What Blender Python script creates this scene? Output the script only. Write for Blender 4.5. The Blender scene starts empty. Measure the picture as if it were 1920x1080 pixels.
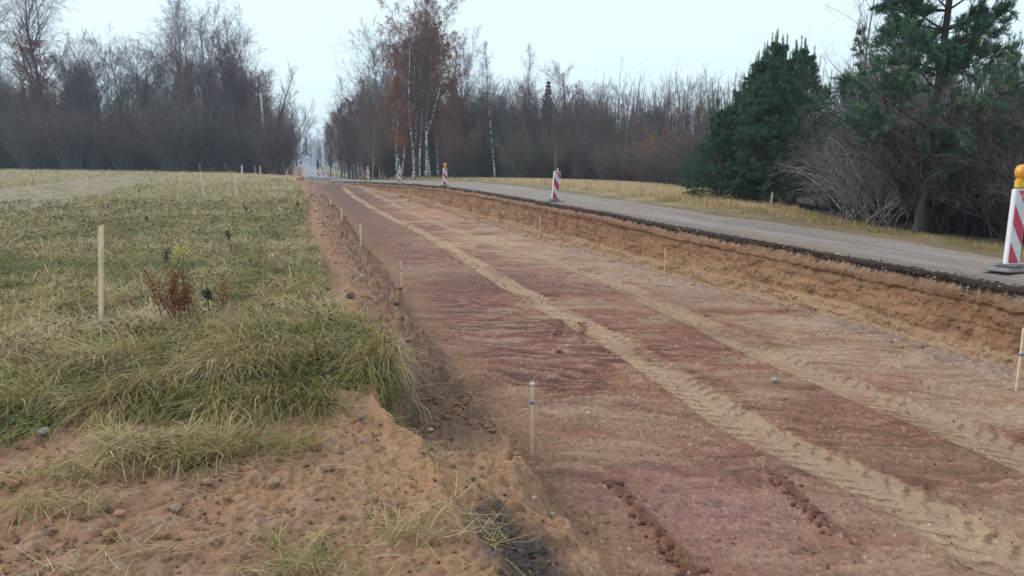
import bpy, math, random
import numpy as np
from mathutils import Vector, Matrix
random.seed(11)
rng = np.random.default_rng(11)
sc = bpy.context.scene
COL = sc.collection

# ------------------------------------------------------------------ camera, world, sun, exposure
CZ, PITCH, F = 1.35, math.radians(9.3), 1387.0
cam_d = bpy.data.cameras.new('camera'); cam = bpy.data.objects.new('camera', cam_d); COL.objects.link(cam)
cam_d.sensor_width = 36; cam_d.lens = 36 * F / 1920; cam_d.clip_start = 0.05; cam_d.clip_end = 4000
cam.location = (0, 0, CZ); cam.rotation_euler = (math.radians(90) - PITCH, 0, 0)
sc.camera = cam
SUN_EL, SUN_AZ = math.radians(42), math.radians(-80)     # azimuth clockwise from +Y
w = bpy.data.worlds.new('World'); sc.world = w; w.use_nodes = True
nt = w.node_tree; nt.nodes.clear()
o_ = nt.nodes.new('ShaderNodeOutputWorld'); bg = nt.nodes.new('ShaderNodeBackground')
sky = nt.nodes.new('ShaderNodeTexSky'); sky.sky_type = 'NISHITA'; sky.sun_disc = False
sky.sun_elevation = SUN_EL; sky.sun_rotation = SUN_AZ; sky.air_density = 1.0; sky.dust_density = 4.0
mx = nt.nodes.new('ShaderNodeMix'); mx.data_type = 'RGBA'; mx.inputs[0].default_value = 0.86
mx.inputs[7].default_value = (6.2, 7.5, 8.1, 1)       # the even cloud layer over the clear-sky gradient
nt.links.new(sky.outputs[0], mx.inputs[6]); nt.links.new(mx.outputs[2], bg.inputs[0])
bg.inputs[1].default_value = 0.15
nt.links.new(bg.outputs[0], o_.inputs[0])
sl = bpy.data.lights.new('sun', 'SUN'); sl.energy = 1.5; sl.angle = math.radians(24); sl.color = (1, .95, .9)
sun = bpy.data.objects.new('sun', sl); COL.objects.link(sun); sun.location = (0, 0, 30)
sd = Vector((math.sin(SUN_AZ) * math.cos(SUN_EL), math.cos(SUN_AZ) * math.cos(SUN_EL), math.sin(SUN_EL)))
sun.rotation_euler = sd.to_track_quat('Z', 'Y').to_euler()
sc.view_settings.view_transform = 'Standard'; sc.view_settings.look = 'None'
sc.view_settings.exposure = 0.08; sc.view_settings.gamma = 1.0
sc.render.engine = 'CYCLES'
sc.cycles.max_bounces = 5; sc.cycles.diffuse_bounces = 3; sc.cycles.glossy_bounces = 2
sc.cycles.volume_bounces = 1; sc.cycles.transmission_bounces = 2; sc.cycles.use_denoising = True; sc.cycles.denoiser = 'OPENIMAGEDENOISE'; sc.cycles.denoising_input_passes = 'RGB_ALBEDO_NORMAL'; sc.cycles.denoising_prefilter = 'ACCURATE'
sc.cycles.use_adaptive_sampling = True; sc.cycles.adaptive_threshold = 0.004

# ------------------------------------------------------------------ noise
_p = rng.permutation(512)
_g = rng.normal(size=(512, 2)); _g /= np.linalg.norm(_g, axis=1)[:, None]
def perlin(x, y, s=0):
    x = np.asarray(x, float) + s * 17.13; y = np.asarray(y, float) + s * 9.71
    xi = np.floor(x).astype(int); yi = np.floor(y).astype(int); fx = x - xi; fy = y - yi
    def gr(a, b, dx, dy):
        h = _p[(_p[(a & 511)] + b) & 511]; return _g[h, 0] * dx + _g[h, 1] * dy
    u = fx * fx * fx * (fx * (fx * 6 - 15) + 10); v = fy * fy * fy * (fy * (fy * 6 - 15) + 10)
    a = gr(xi, yi, fx, fy); b = gr(xi + 1, yi, fx - 1, fy); c = gr(xi, yi + 1, fx, fy - 1); d = gr(xi + 1, yi + 1, fx - 1, fy - 1)
    return 1.5 * ((a + (b - a) * u) * (1 - v) + (c + (d - c) * u) * v)
def fbm(x, y, o=4, s=0, g=.5):
    r = 0; a = 1; f = 1; t = 0
    for i in range(o):
        r = r + a * perlin(x * f, y * f, s + i * 3.3); t += a; a *= g; f *= 2.03
    return r / t * 2.3
def ss(a, b, x):
    t = np.clip((x - a) / (b - a), 0, 1); return t * t * (3 - 2 * t)
def lerp(a, b, t): return a + (b - a) * t
def mixc(a, b, t):
    return a + (np.asarray(b, float) - a) * np.asarray(t)[..., None]

# ------------------------------------------------------------------ where a traced pixel lies in the world
def kk(px, py):
    u = (px - 960) / F; v = (540 - py) / F
    Y = math.cos(PITCH) + v * math.sin(PITCH)
    return u / Y, (-math.sin(PITCH) + v * math.cos(PITCH)) / Y
def unp(px, py, z=0.0):
    a, b = kk(px, py); y = (z - CZ) / b; return a * y, y
def unpf(px, py, zf):
    z = 0.0
    for _ in range(25):
        x, y = unp(px, py, z); y = min(max(y, 0.5), 400); z = .5 * z + .5 * float(zf(x, y))
    return kk(px, py)[0] * y, y
def curve(pts, zf):
    q = sorted([unpf(p[0], p[1], zf)[::-1] for p in pts])
    return np.array([a for a, b in q]), np.array([b for a, b in q])
def ext(ys, xs, y):
    r = np.interp(y, ys, xs)
    s0 = (xs[1] - xs[0]) / (ys[1] - ys[0]); s1 = (xs[-1] - xs[-2]) / (ys[-1] - ys[-2])
    r = np.where(y < ys[0], xs[0] + s0 * (y - ys[0]), r)
    return np.where(y > ys[-1], xs[-1] + s1 * (y - ys[-1]), r)

ROADZ = ([0, 12, 26, 45, 60, 80, 110, 150, 200, 290, 330, 420, 1500], [0, 0, .13, .2, .1, -.05, -.2, -.4, .1, 1.6, 1.4, -1, -3])
def zroad(y): return np.interp(y, *ROADZ)
def zfield(x, y):
    z = .62 * ss(38, 75, y) + .55 * ss(20, 55, -x) * ss(45, 90, y) + .9 * ss(150, 300, y)
    z = z + .07 * np.exp(-((y - 5.6) / .9) ** 2) * ss(-3.2, -2.0, x)     # turf hummock by the cut
    z = z - .13 * ss(4.6, 3.2, y) - .05
    return z
FAR = 76.0
def cen(y): return -.28 * y + 2.8
_T = curve([(1920, 540), (1700, 500), (1582, 480), (1500, 464), (1357, 440), (1250, 421), (1137, 398), (1040, 383), (980, 372),
            (900, 359), (834, 350), (770, 345), (705, 342)], lambda x, y: zroad(y))
_R = curve([(1920, 492), (1700, 452), (1500, 425), (1300, 396), (1100, 366), (1000, 352), (900, 342), (800, 337), (720, 334)], lambda x, y: zroad(y))
_V = curve([(1920, 482), (1800, 464), (1700, 447), (1600, 430), (1500, 411), (1400, 391), (1300, 368), (1200, 353), (1100, 344), (1000, 337),
            (900, 332), (800, 329)], lambda x, y: -.05)
def Tc(y):
    t = ext(*_T, np.minimum(y, 74)) + .03 * fbm(y * .9, y * 0 + 3, 4, 5) * ss(0, 10, y)
    t = t + .014 * fbm(y * 5, y * 0 + 9, 3, 7)
    return lerp(t, cen(y) - 2.6, ss(66, 78, y))
def Rc(y):
    r = ext(*_R, np.minimum(y, 74)) + .12 * fbm(y * .5, y * 0 + 7, 4, 6)
    r = lerp(r, cen(y) + 3.0 + .1 * fbm(y * .5, y * 0, 2), ss(66, 84, y))
    return np.maximum(r, Tc(y) + .5)
def Vc(y):
    v = ext(*_V, np.minimum(y, 110)); v = v + .2 * fbm(y * .4, y * 0 + 2, 3, 8)
    return np.maximum(lerp(v, cen(y) + 8, ss(85, 120, y)), Rc(y) + .5)
# floor level of the cut from the traced toe of the right bank
_toe = [(1920, 700), (1760, 655), (1582, 601), (1375, 552), (1256, 517), (1137, 481), (1007, 445), (892, 413), (813, 388), (740, 364)]
_yy = np.linspace(4, 74, 4000); _tt = Tc(_yy) - .17
_fz = []
for p in _toe:
    a, b = kk(*p); i = int(np.argmin(abs(_tt - a * _yy))); _fz.append((_yy[i], CZ + b * _yy[i]))
_fy = np.array([f[0] for f in _fz]); _fzz = np.array([f[1] for f in _fz])
def zfloor(y):
    z = np.interp(y, [0, 5, 8, 11, 14, 17, 22, 29, 38, 46, 56, 64, 70, 75], [-.80, -.86, -.92, -.95, -1.04, -1.06, -1.11, -1.16, -1.22, -1.1, -.8, -.5, -.15, -.02])
    return lerp(z, zroad(y), ss(66, 76, y))
_G = curve([(1010, 1300), (930, 1080), (875, 980), (815, 880), (765, 805), (690, 745), (745, 655), (690, 612), (640, 585), (603, 545), (600, 480),
            (574, 440), (566, 400), (575, 375), (562, 352), (556, 338)], lambda x, y: zfield(x, y))
_L = curve([(1240, 1300), (1110, 1080), (1045, 980), (960, 890), (915, 780), (860, 725), (800, 655), (752, 590), (728, 540), (684, 490), (655, 440),
            (635, 405), (612, 380), (598, 362)], lambda x, y: -.42)
_K = curve([(1160, 1080), (1060, 960), (965, 890), (925, 800), (870, 720), (820, 655), (765, 575), (735, 520), (700, 480), (664, 430),
            (640, 400), (618, 378), (604, 360), (600, 350)], lambda x, y: zfloor(y))
def Bc(y):
    b = Tc(y) - .17 - .03 * fbm(y * .6, y * 0 + 11, 3, 2) - .008 * fbm(y * 3, y * 0 + 11, 3, 3)
    return lerp(b, Tc(y) - .02, ss(70, 77, y))
def Kc(y):
    k = ext(*_K, np.minimum(y, 66)) + .10 * fbm(y * 1.1, y * 0 + 4, 4, 12)
    return np.minimum(lerp(k, Tc(y) - .06, ss(69, 77, y)), Bc(y) - .02)
def Lc(y):
    l = ext(*_L, np.minimum(y, 66)) + .12 * fbm(y * 1.3, y * 0 + 8, 4, 13)
    return np.minimum(lerp(l, Tc(y) - 1.0, ss(69, 77, y)), Kc(y) - .04)
def Gc(y):
    g = ext(*_G, np.minimum(y, 64)) + .05 * fbm(y * 1.7, y * 0 + 5, 4, 14)
    return np.minimum(lerp(g, Tc(y) - 7, ss(64, 80, y)), Lc(y) - .1)
def zlip(y):
    z = np.interp(y, [0, 3, 4.5, 5.5, 8, 12, 20, 40, 60, 70], [-.42, -.42, -.45, -.42, -.45, -.5, -.5, -.45, -.3, -.1])
    return lerp(z, zroad(y), ss(66, 76, y))
def H(x, y):
    """ground height (without the finest noise); works on arrays"""
    x = np.asarray(x, float); y = np.asarray(y, float)
    T, R, V, B, K, L, G = Tc(y), Rc(y), Vc(y), Bc(y), Kc(y), Lc(y), Gc(y)
    zr, zf, zl = zroad(y), zfloor(y), zlip(y)
    zg = zfield(x, y)
    s = np.clip((x - G) / (L - G), 0, 1)
    fast = ss(3.9, 4.4, y) * (1 - ss(5.6, 6.2, y))                     # the flat shelf behind the orange ridge
    prof = lerp(ss(-.05, 1.0, s) ** 1.0 * .75 + .25 * ss(0, .18, s), ss(0, .16, s), fast)
    prof = np.where(y > 6, .45 * ss(0, .15, s) + .55 * ss(.1, 1, s), prof)
    crumb = .42 * np.maximum(0, perlin(x * 6, y * 4.5, 31) + .35 * perlin(x * 15, y * 11, 32)) * ss(.55, .95, s) * ss(4.6, 5.2, y) * (1 - ss(40, 60, y)) * .55   # thrown-up clods along the lip
    z = np.where(x < G, zg, lerp(zfield(G, y), zl, prof) + crumb * (s < 1))
    t = np.clip((x - L) / np.maximum(K - L, .01), 0, 1)
    z = np.where(x > L, lerp(zl + crumb * 0, zf, ss(0, 1, t)), z)
    z = np.where(x > K, zf, z)
    w_ = np.clip((x - B) / np.maximum(T - B, .01), 0, 1)
    z = np.where(x > B, lerp(zf, zr, w_), z)
    z = np.where(x > T, zr, z)
    vv = np.clip((x - R) / (V - R), 0, 1)
    zv = zr - .05 - .06 * vv + .10 * np.sin(vv * 3.1)
    z = np.where(x > R, zv, z)
    z = np.where(x > V, zr - .11 - (.9 * ss(0, 12, x - V)) * (1 - ss(90, 150, y)) + .9 * ss(0, 8, x - V) * ss(90, 150, y), z)
    return z

# ------------------------------------------------------------------ mesh helpers
def mk(name, V, faces, mat=None, col=None, smooth=True, parent=None, link=True):
    me = bpy.data.meshes.new(name); V = np.ascontiguousarray(V, np.float32)
    me.vertices.add(len(V)); me.vertices.foreach_set('co', V.ravel())
    faces = [np.asarray(f, np.int32) for f in faces if len(f)]
    nl = sum(f.size for f in faces); nf = sum(len(f) for f in faces)
    me.loops.add(nl); me.polygons.add(nf)
    me.loops.foreach_set('vertex_index', np.concatenate([f.ravel() for f in faces]))
    tot = np.concatenate([np.full(len(f), f.shape[1], np.int32) for f in faces])
    st = np.concatenate([[0], np.cumsum(tot)[:-1]]).astype(np.int32)
    me.polygons.foreach_set('loop_start', st); me.polygons.foreach_set('loop_total', tot)
    me.polygons.foreach_set('use_smooth', np.full(nf, smooth))
    if col is not None:
        at = me.color_attributes.new('Col', 'FLOAT_COLOR', 'POINT')
        c = np.ones((len(V), 4), np.float32); c[:, :3] = np.clip(col, 0, 1); at.data.foreach_set('color', c.ravel())
    me.update(calc_edges=True)
    if mat: me.materials.append(mat)
    o = bpy.data.objects.new(name, me)
    if link: COL.objects.link(o)
    if parent: o.parent = parent
    return o
def tag(o, label=None, cat=None, group=None, kind=None):
    if label: o['label'] = label
    if cat: o['category'] = cat
    if group: o['group'] = group
    if kind: o['kind'] = kind
    return o
def empty(name, loc=(0, 0, 0), rot=(0, 0, 0), sc_=1.0):
    o = bpy.data.objects.new(name, None); COL.objects.link(o); o.location = loc; o.rotation_euler = rot
    o.scale = (sc_,) * 3; o.empty_display_size = .1; return o
def copy_tree(o, loc, rot, s, label=None, group=None):
    c = o.copy(); COL.objects.link(c); c.location = loc; c.rotation_euler = rot; c.scale = s if isinstance(s, tuple) else (s,) * 3
    if label: c['label'] = label
    if group: c['group'] = group
    for ch in list(o.children):
        d = ch.copy(); COL.objects.link(d); d.parent = c
        for g in list(ch.children):
            e = g.copy(); COL.objects.link(e); e.parent = d
    return c

def M(name, base=(.5, .5, .5), rough=.9, attr=False, bump=(), var=0, vscale=5, spec=.3, transl=0, var2=None, emit=None):
    m = bpy.data.materials.new(name); m.use_nodes = True; n = m.node_tree; b = n.nodes['Principled BSDF']
    b.inputs['Roughness'].default_value = rough; b.inputs['Specular IOR Level'].default_value = spec
    tc = n.nodes.new('ShaderNodeTexCoord')
    if attr:
        a = n.nodes.new('ShaderNodeAttribute'); a.attribute_name = 'Col'; src = a.outputs['Color']
    else:
        a = n.nodes.new('ShaderNodeRGB'); a.outputs[0].default_value = (*base, 1); src = a.outputs[0]
    if var:
        nz = n.nodes.new('ShaderNodeTexNoise'); nz.inputs['Scale'].default_value = vscale; nz.inputs['Detail'].default_value = 6
        nz.inputs['Roughness'].default_value = .65; n.links.new(tc.outputs['Object'], nz.inputs['Vector'])
        mr = n.nodes.new('ShaderNodeMapRange'); mr.inputs[1].default_value = .3; mr.inputs[2].default_value = .7
        mr.inputs[3].default_value = 1 - var; mr.inputs[4].default_value = 1 + var; n.links.new(nz.outputs[0], mr.inputs[0])
        mm = n.nodes.new('ShaderNodeVectorMath'); mm.operation = 'SCALE'; n.links.new(src, mm.inputs[0]); n.links.new(mr.outputs[0], mm.inputs['Scale'])
        src = mm.outputs[0]
    n.links.new(src, b.inputs['Base Color'])
    prev = None
    for (scale, dist) in bump:
        nz = n.nodes.new('ShaderNodeTexNoise'); nz.inputs['Scale'].default_value = scale; nz.inputs['Detail'].default_value = 5
        nz.inputs['Roughness'].default_value = .7
        n.links.new(tc.outputs['Object'], nz.inputs['Vector'])
        bp = n.nodes.new('ShaderNodeBump'); bp.inputs['Distance'].default_value = dist; bp.inputs['Strength'].default_value = 1
        n.links.new(nz.outputs[0], bp.inputs['Height'])
        if prev: n.links.new(prev.outputs[0], bp.inputs['Normal'])
        prev = bp
    if prev: n.links.new(prev.outputs[0], b.inputs['Normal'])
    if transl:
        t = n.nodes.new('ShaderNodeBsdfTranslucent'); n.links.new(src, t.inputs[0]); x = n.nodes.new('ShaderNodeMixShader')
        x.inputs[0].default_value = transl; out = n.nodes['Material Output']
        n.links.new(b.outputs[0], x.inputs[1]); n.links.new(t.outputs[0], x.inputs[2]); n.links.new(x.outputs[0], out.inputs[0])
    return m

M_soil = M('soil', attr=True, rough=.95, bump=((45, .010), (160, .006)), var=.22, vscale=48, spec=.15)
M_wall = M('cut_soil', attr=True, rough=.95, bump=((9, .03), (60, .012)), var=.14, vscale=22, spec=.1)
M_road = M('worn_asphalt', attr=True, rough=.85, bump=((70, .008), (12, .01)), var=.17, vscale=26, spec=.35)
M_grass = M('grass_blades', attr=True, rough=.65, spec=.25, transl=.3)
M_chunk = M('soil_lumps', attr=True, rough=.95, bump=((60, .012),), var=.15, vscale=60, spec=.15)

# ------------------------------------------------------------------ ground colours
def polymask(x, y, poly, soft):
    P = np.array(poly); n = len(P); d = np.full(np.shape(x), 1e9); ins = np.zeros(np.shape(x), bool)
    for i in range(n):
        a = P[i]; b = P[(i + 1) % n]; e = b - a; wx = x - a[0]; wy = y - a[1]
        t = np.clip((wx * e[0] + wy * e[1]) / (e @ e + 1e-9), 0, 1)
        d = np.minimum(d, np.hypot(wx - e[0] * t, wy - e[1] * t))
        c = ((a[1] <= y) != (b[1] <= y)); xx = a[0] + (y - a[1]) / (b[1] - a[1] + 1e-12) * e[0]; ins ^= c & (x < xx)
    return ss(-soft, soft, np.where(ins, d, -d))
def wp(pts, zf): return [unpf(px, py, zf) for px, py in pts]
GR = wp([(-260, 850), (0, 826), (90, 795), (190, 768), (260, 782), (340, 772), (430, 782), (520, 768), (615, 762), (632, 722), (700, 722), (742, 700), (748, 650),
         (690, 612), (642, 590), (606, 548), (602, 490), (578, 445), (568, 402), (576, 376), (566, 352), (560, 338)], lambda x, y: zfield(x, y))
GR = GR + [(-22, 68), (-26, 92), (-500, 92), (-500, 60), (-60, 3.0)]
TRK = wp([(-200, 410), (0, 406), (150, 379), (235, 354), (300, 338), (330, 329), (240, 325), (185, 331), (0, 352), (-200, 368)], lambda x, y: zfield(x, y))
def near_curve(x, y, C):
    """distance to a polyline and the length along it"""
    best = np.full(np.shape(x), 1e9); al = np.zeros(np.shape(x)); sd_ = np.zeros(np.shape(x)); acc = 0
    for a, b in zip(C[:-1], C[1:]):
        a = np.array(a); b = np.array(b); e = b - a; L2 = e @ e; ln = math.sqrt(L2)
        t = np.clip(((x - a[0]) * e[0] + (y - a[1]) * e[1]) / L2, 0, 1)
        dx = x - a[0] - e[0] * t; dy = y - a[1] - e[1] * t; d = np.hypot(dx, dy); m = d < best
        best = np.where(m, d, best); al = np.where(m, acc + t * ln, al); sd_ = np.where(m, np.sign(e[0] * dy - e[1] * dx) * d, sd_); acc += ln
    return sd_, al
def smoothline(C, n=6):
    C = np.array(C)
    for _ in range(2):
        Q = [C[0]]
        for a, b in zip(C[:-1], C[1:]): Q += [a * .75 + b * .25, a * .25 + b * .75]
        Q.append(C[-1]); C = np.array(Q)
    return C
zf1 = lambda x, y: zfloor(y)
TR1 = smoothline(wp([(645, 352), (662, 368), (700, 390), (780, 428), (870, 480), (960, 536), (1060, 592), (1180, 655), (1280, 722), (1380, 790), (1480, 842), (1600, 892), (1730, 962), (1870, 1050), (2050, 1180)], zf1))
TR2 = smoothline(wp([(678, 346), (735, 380), (800, 410), (900, 450), (1020, 482), (1130, 520), (1250, 576), (1400, 648), (1520, 698), (1650, 750), (1780, 800), (1920, 862), (2100, 950)], zf1))
CL1 = smoothline(wp([(1145, 905), (1185, 945), (1215, 985), (1255, 1020), (1290, 1075)], zf1))
CL2 = smoothline(wp([(1455, 895), (1490, 930), (1530, 970), (1572, 1005)], zf1))
CL3 = smoothline(wp([(1050, 600), (1048, 615), (1040, 630)], zf1))
CL4 = smoothline(wp([(1088, 605), (1096, 618), (1088, 640)], zf1))
def blob(x, y, px, py, rx, ry, zf, p=1.0):
    """soft ellipse whose size was measured in pixels of the photo"""
    c = unpf(px, py, zf); a = unpf(px + rx, py, zf); b = unpf(px, py - ry, zf)
    ex = abs(a[0] - c[0]); ey = abs(b[1] - c[1])
    dx = (x - c[0] - (y - c[1]) * c[0] / max(c[1], 1)) / ex; dy = (y - c[1]) / ey
    return np.exp(-((dx * dx + dy * dy) ** p))
C_CLAY = np.array((.248, .108, .078)); C_CLAYL = np.array((.41, .25, .185)); C_TAN = np.array((.50, .335, .215)); C_BR = np.array((.33, .19, .125))
C_SOIL = np.array((.355, .20, .122)); C_OR = np.array((.41, .225, .125)); C_DK = np.array((.13, .085, .07)); C_GREY = np.array((.40, .28, .225))
def floor_cz(x, y):
    """colour and fine relief of the trench floor"""
    wx = .5 * fbm(x * .5, y * .5, 3, 44); wy = .16 * fbm(x * .9, y * .9, 3, 45); u_, v_ = x + wx, y + wy + .12 * x
    n1 = fbm(u_ * 1.0, v_ * 1.7, 6, 40, .6); n2 = fbm(u_ * 1.9, v_ * 7, 5, 41, .6); n3 = fbm(x * .35, y * .45, 3, 42); n4 = fbm(x * 8, y * 10, 4, 43, .6)
    lat = (x - Kc(y)) / (Bc(y) - Kc(y))
    c = np.zeros(np.shape(x) + (3,)) + C_CLAY
    right = ss(.42, .78, lat + .25 * n3 + .18 * n1)
    near = 1 - ss(9, 16, y)
    c = mixc(c, C_BR, right * lerp(.8, .95, near))
    c = mixc(c, C_TAN * .85, ss(.1, .8, n1 + .6 * (right - .55) + .25 * n3) * lerp(.35, .7, right))
    c = mixc(c, C_TAN * .82, ss(.35, 1.0, .7 * right + fbm(u_ * .55, v_ * 1.1, 6, 49, .6)) * .6)
    c = mixc(c, C_GREY, ss(.6, .95, lat) * ss(-.3, .5, n3 + n1 * .5) * .7)
    c = mixc(c, C_CLAYL, ss(.02, .6, n2 + .35 * n1) * (1 - right) * .55)
    c = mixc(c, C_CLAY * .42, ss(-.15, .8, -n2 + .3 * n4 + .35 * fbm(x * .8, y * .8, 3, 48)) * .85 * (1 - .45 * right))
    for (px, py, rx, ry, cc, k) in [
        (830, 510, 190, 16, C_CLAYL, .75), (900, 528, 150, 22, C_CLAY * .62, .7), (1100, 775, 200, 22, C_TAN, .55), (1140, 832, 150, 25, C_TAN, .6), (1250, 805, 180, 22, C_BR, .55),
        (1230, 960, 230, 90, np.array((.35, .18, .145)), .7), (1450, 1000, 200, 90, np.array((.36, .19, .155)), .65), (1600, 870, 90, 40, np.array((.22, .09, .08)), .5), (1120, 1040, 120, 50, C_BR * 1.1, .5),
        (1195, 712, 50, 22, C_OR, .5), (1400, 1050, 60, 16, C_TAN, .3), (1620, 760, 130, 50, C_BR, .45), (1300, 560, 60, 10, C_DK * 1.6, .5), (1320, 500, 220, 26, C_GREY, .45), (1180, 560, 110, 20, C_CLAY * .9, .6),
        (1300, 625, 110, 24, C_CLAY * .8, .7), (1440, 715, 120, 25, C_BR * .9, .6), (1530, 770, 60, 25, C_CLAY * .9, .6), (1750, 860, 220, 35, np.array((.27, .155, .095)), .8), (1900, 960, 150, 30, np.array((.26, .15, .10)), .6),
        (1750, 1030, 220, 60, C_TAN * .95, .6), (1880, 1000, 120, 60, C_TAN, .5), (850, 400, 130, 14, C_OR * 1.1, .5), (930, 450, 120, 14, C_TAN, .5), (640, 346, 60, 14, C_DK * 1.1, .85)]:
        c = mixc(c, cc, k * np.clip(blob(x, y, px, py, rx, ry, zf1) * (1.1 + .9 * n1), 0, 1))
    nr = ss(11, 7, y); n5 = fbm(x * 24, y * 26, 3, 46, .65); n2 = lerp(n2, fbm(u_ * 3.2, v_ * 5.5, 5, 47, .65), nr); ter = np.round(2.2 * (n2 + .3 * n4)) / 2.2; z = .004 * n1 + .011 * ter * (1 - ss(20, 60, y)) + .005 * n4 + .006 * n5 * ss(14, 8, y)
    nn5 = n5 * ss(16, 9, y)
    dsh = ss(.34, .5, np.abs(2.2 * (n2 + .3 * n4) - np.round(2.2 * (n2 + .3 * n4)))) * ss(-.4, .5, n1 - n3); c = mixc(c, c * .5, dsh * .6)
    tk_ = 0
    for TR, wd, amp in ((TR1, .235, 1), (TR2, .25, 0)):
        s, al = near_curve(x, y, TR); wob = .035 * fbm(al * .7, al * 0, 3, 50); e = abs(s + wob)
        edge = ss(wd + .035 + .025 * n4, wd - .03 + .025 * n4, e); tk_ = tk_ + edge; z = z * (1 - .75 * edge)
        fade = lerp(.25, 1, ss(-.7, .5, fbm(al * .35, s * 2, 4, 51) + .35 * n4 + (.25 if amp else .2)))
        lug = np.sin((al + np.abs(s) * .75 + .03 * n4) * 2 * math.pi / .17) ; lug2 = ss(.35, .9, lug) * ss(.02, .08, e)
        brk = ss(-.7, .1, fbm(x * 2.0, y * 2.0, 3, 52))
        c = mixc(c, C_TAN * (.88 if amp else .80) * (1 + .04 * n4[..., None]), edge * fade * .74)
        c = mixc(c, C_BR * .5, edge * ss(.55, .85, lug + .25 * n4) * ss(.03, .08, e) * brk * .8)
        z = z + edge * (-.016 + .010 * ss(.2, .5, lug) * brk * (1 - ss(25, 45, y)))
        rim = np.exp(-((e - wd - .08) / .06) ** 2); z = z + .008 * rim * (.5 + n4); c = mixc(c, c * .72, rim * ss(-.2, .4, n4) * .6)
    for CL in (CL1, CL2, CL3, CL4):
        s, al = near_curve(x, y, CL); e = np.exp(-(s / .055) ** 2) * ss(-.3, .3, n4 + .25)
        c = mixc(c, C_CLAY * .7, e * .85); z = z + .035 * e * (.5 + n4)
    tk_ = np.minimum(1, tk_); z = z * (1 - .0 * tk_)
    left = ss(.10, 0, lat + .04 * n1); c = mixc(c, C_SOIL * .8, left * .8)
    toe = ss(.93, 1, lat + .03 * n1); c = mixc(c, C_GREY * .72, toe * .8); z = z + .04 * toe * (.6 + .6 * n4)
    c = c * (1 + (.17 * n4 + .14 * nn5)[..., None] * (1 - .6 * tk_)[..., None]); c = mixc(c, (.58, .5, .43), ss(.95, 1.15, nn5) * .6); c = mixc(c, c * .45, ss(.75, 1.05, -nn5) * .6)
    return c, z
def left_cz(x, y):
    G, L = Gc(y), Lc(y); s = (x - G) / (L - G)
    n1 = fbm(x * 2, y * 2, 5, 70); n2 = fbm(x * 7, y * 7, 4, 71); n3 = fbm(x * .6, y * .6, 3, 72); n5 = fbm(x * 20, y * 18, 3, 73)
    c = np.zeros(np.shape(x) + (3,)) + C_SOIL
    c = mixc(c, C_SOIL * .7, ss(0, .7, n1) * .5); c = mixc(c, C_OR, ss(0, .8, -n1 + .3 * n3) * .55); c = mixc(c, np.array((.40, .26, .19)), ss(.1, .7, n2) * .5)
    c = mixc(c, C_SOIL * .45, ss(.2, .65, -n5 + .3 * n2) * .5)
    # bench and shelf
    c = mixc(c, np.array((.25, .15, .105)), ss(.3, .8, s) * ss(4.3, 5.0, y) * .75)
    c = mixc(c, C_OR, ss(.35, .05, abs(s - .3 + .15 * n1)) * ss(6.5, 9, y) * ss(-.6, .5, n1) * .6)
    zz = lambda x_, y_: float(H(x_, y_))
    for (px, py, rx, ry, cc, k) in [(790, 740, 90, 70, np.array((.20, .125, .095)), .9), (860, 790, 80, 30, np.array((.19, .12, .09)), .8), (700, 720, 60, 40, C_OR * .95, .7), (730, 800, 60, 40, C_OR, .6), (860, 900, 100, 50, C_OR * 1.1, .7),
        (945, 1005, 58, 44, np.array((.085, .062, .06)), 1.0), (1005, 1060, 60, 44, np.array((.09, .066, .062)), 1.0), (925, 975, 36, 22, np.array((.08, .058, .055)), .8), (860, 1060, 40, 30, C_OR, .5), (690, 650, 60, 50, C_BR * .8, .6)]:
        c = mixc(c, cc, np.clip(k * blob(x + .05 * n2, y + .05 * n1, px, py, rx, ry, zz, 1.0) * (1.15 + .5 * n2 + .4 * n5), 0, 1))
    qq = 1.8 * (n2 + .4 * n5); z = .008 * n1 + .008 * n2 + .008 * (np.round(qq) * .7 + qq * .3) / 1.8 + .0045 * n5 + .05 * np.maximum(0, perlin(x * 11, y * 9, 76)) * ss(.2, .6, s) * ss(4.4, 5, y)
    z = z + .012 * ss(.5, .7, perlin(x * 15, y * 15, 74)) + .045 * ss(.3, .6, perlin(x * 6.3, y * 5.3, 75)) * ss(.2, .7, s + .3 * n1)
    # turf
    g = polymask(x + .10 * n2, y + .10 * n1, GR, .06) * (x < Gc(y) + .6)
    gcol = mixc(np.zeros(np.shape(x) + (3,)) + np.array((.13, .115, .055)), (.22, .175, .095), ss(-.3, .5, fbm(x * .5, y * .5, 4, 80)))
    tuft = np.array((.25, .20, .115)); gcol = mixc(gcol, tuft, ss(15, 45, y) * .55)
    gcol = mixc(gcol, (.07, .07, .035), ss(.1, .6, n2) * .5 * (1 - ss(30, 60, y)))
    c = mixc(c, gcol, g)
    # trampled track and straw meadow behind it
    tk = polymask(x + .5 * n1, y + 1.2 * n1, TRK, .5)
    c = mixc(c, mixc(np.zeros(np.shape(x) + (3,)) + np.array((.31, .245, .16)), (.20, .16, .11), ss(-.2, .5, fbm(x * .6, y * 1.2, 4, 81))), tk * .9)
    z = z - .03 * tk
    return c, z, g, tk
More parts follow.
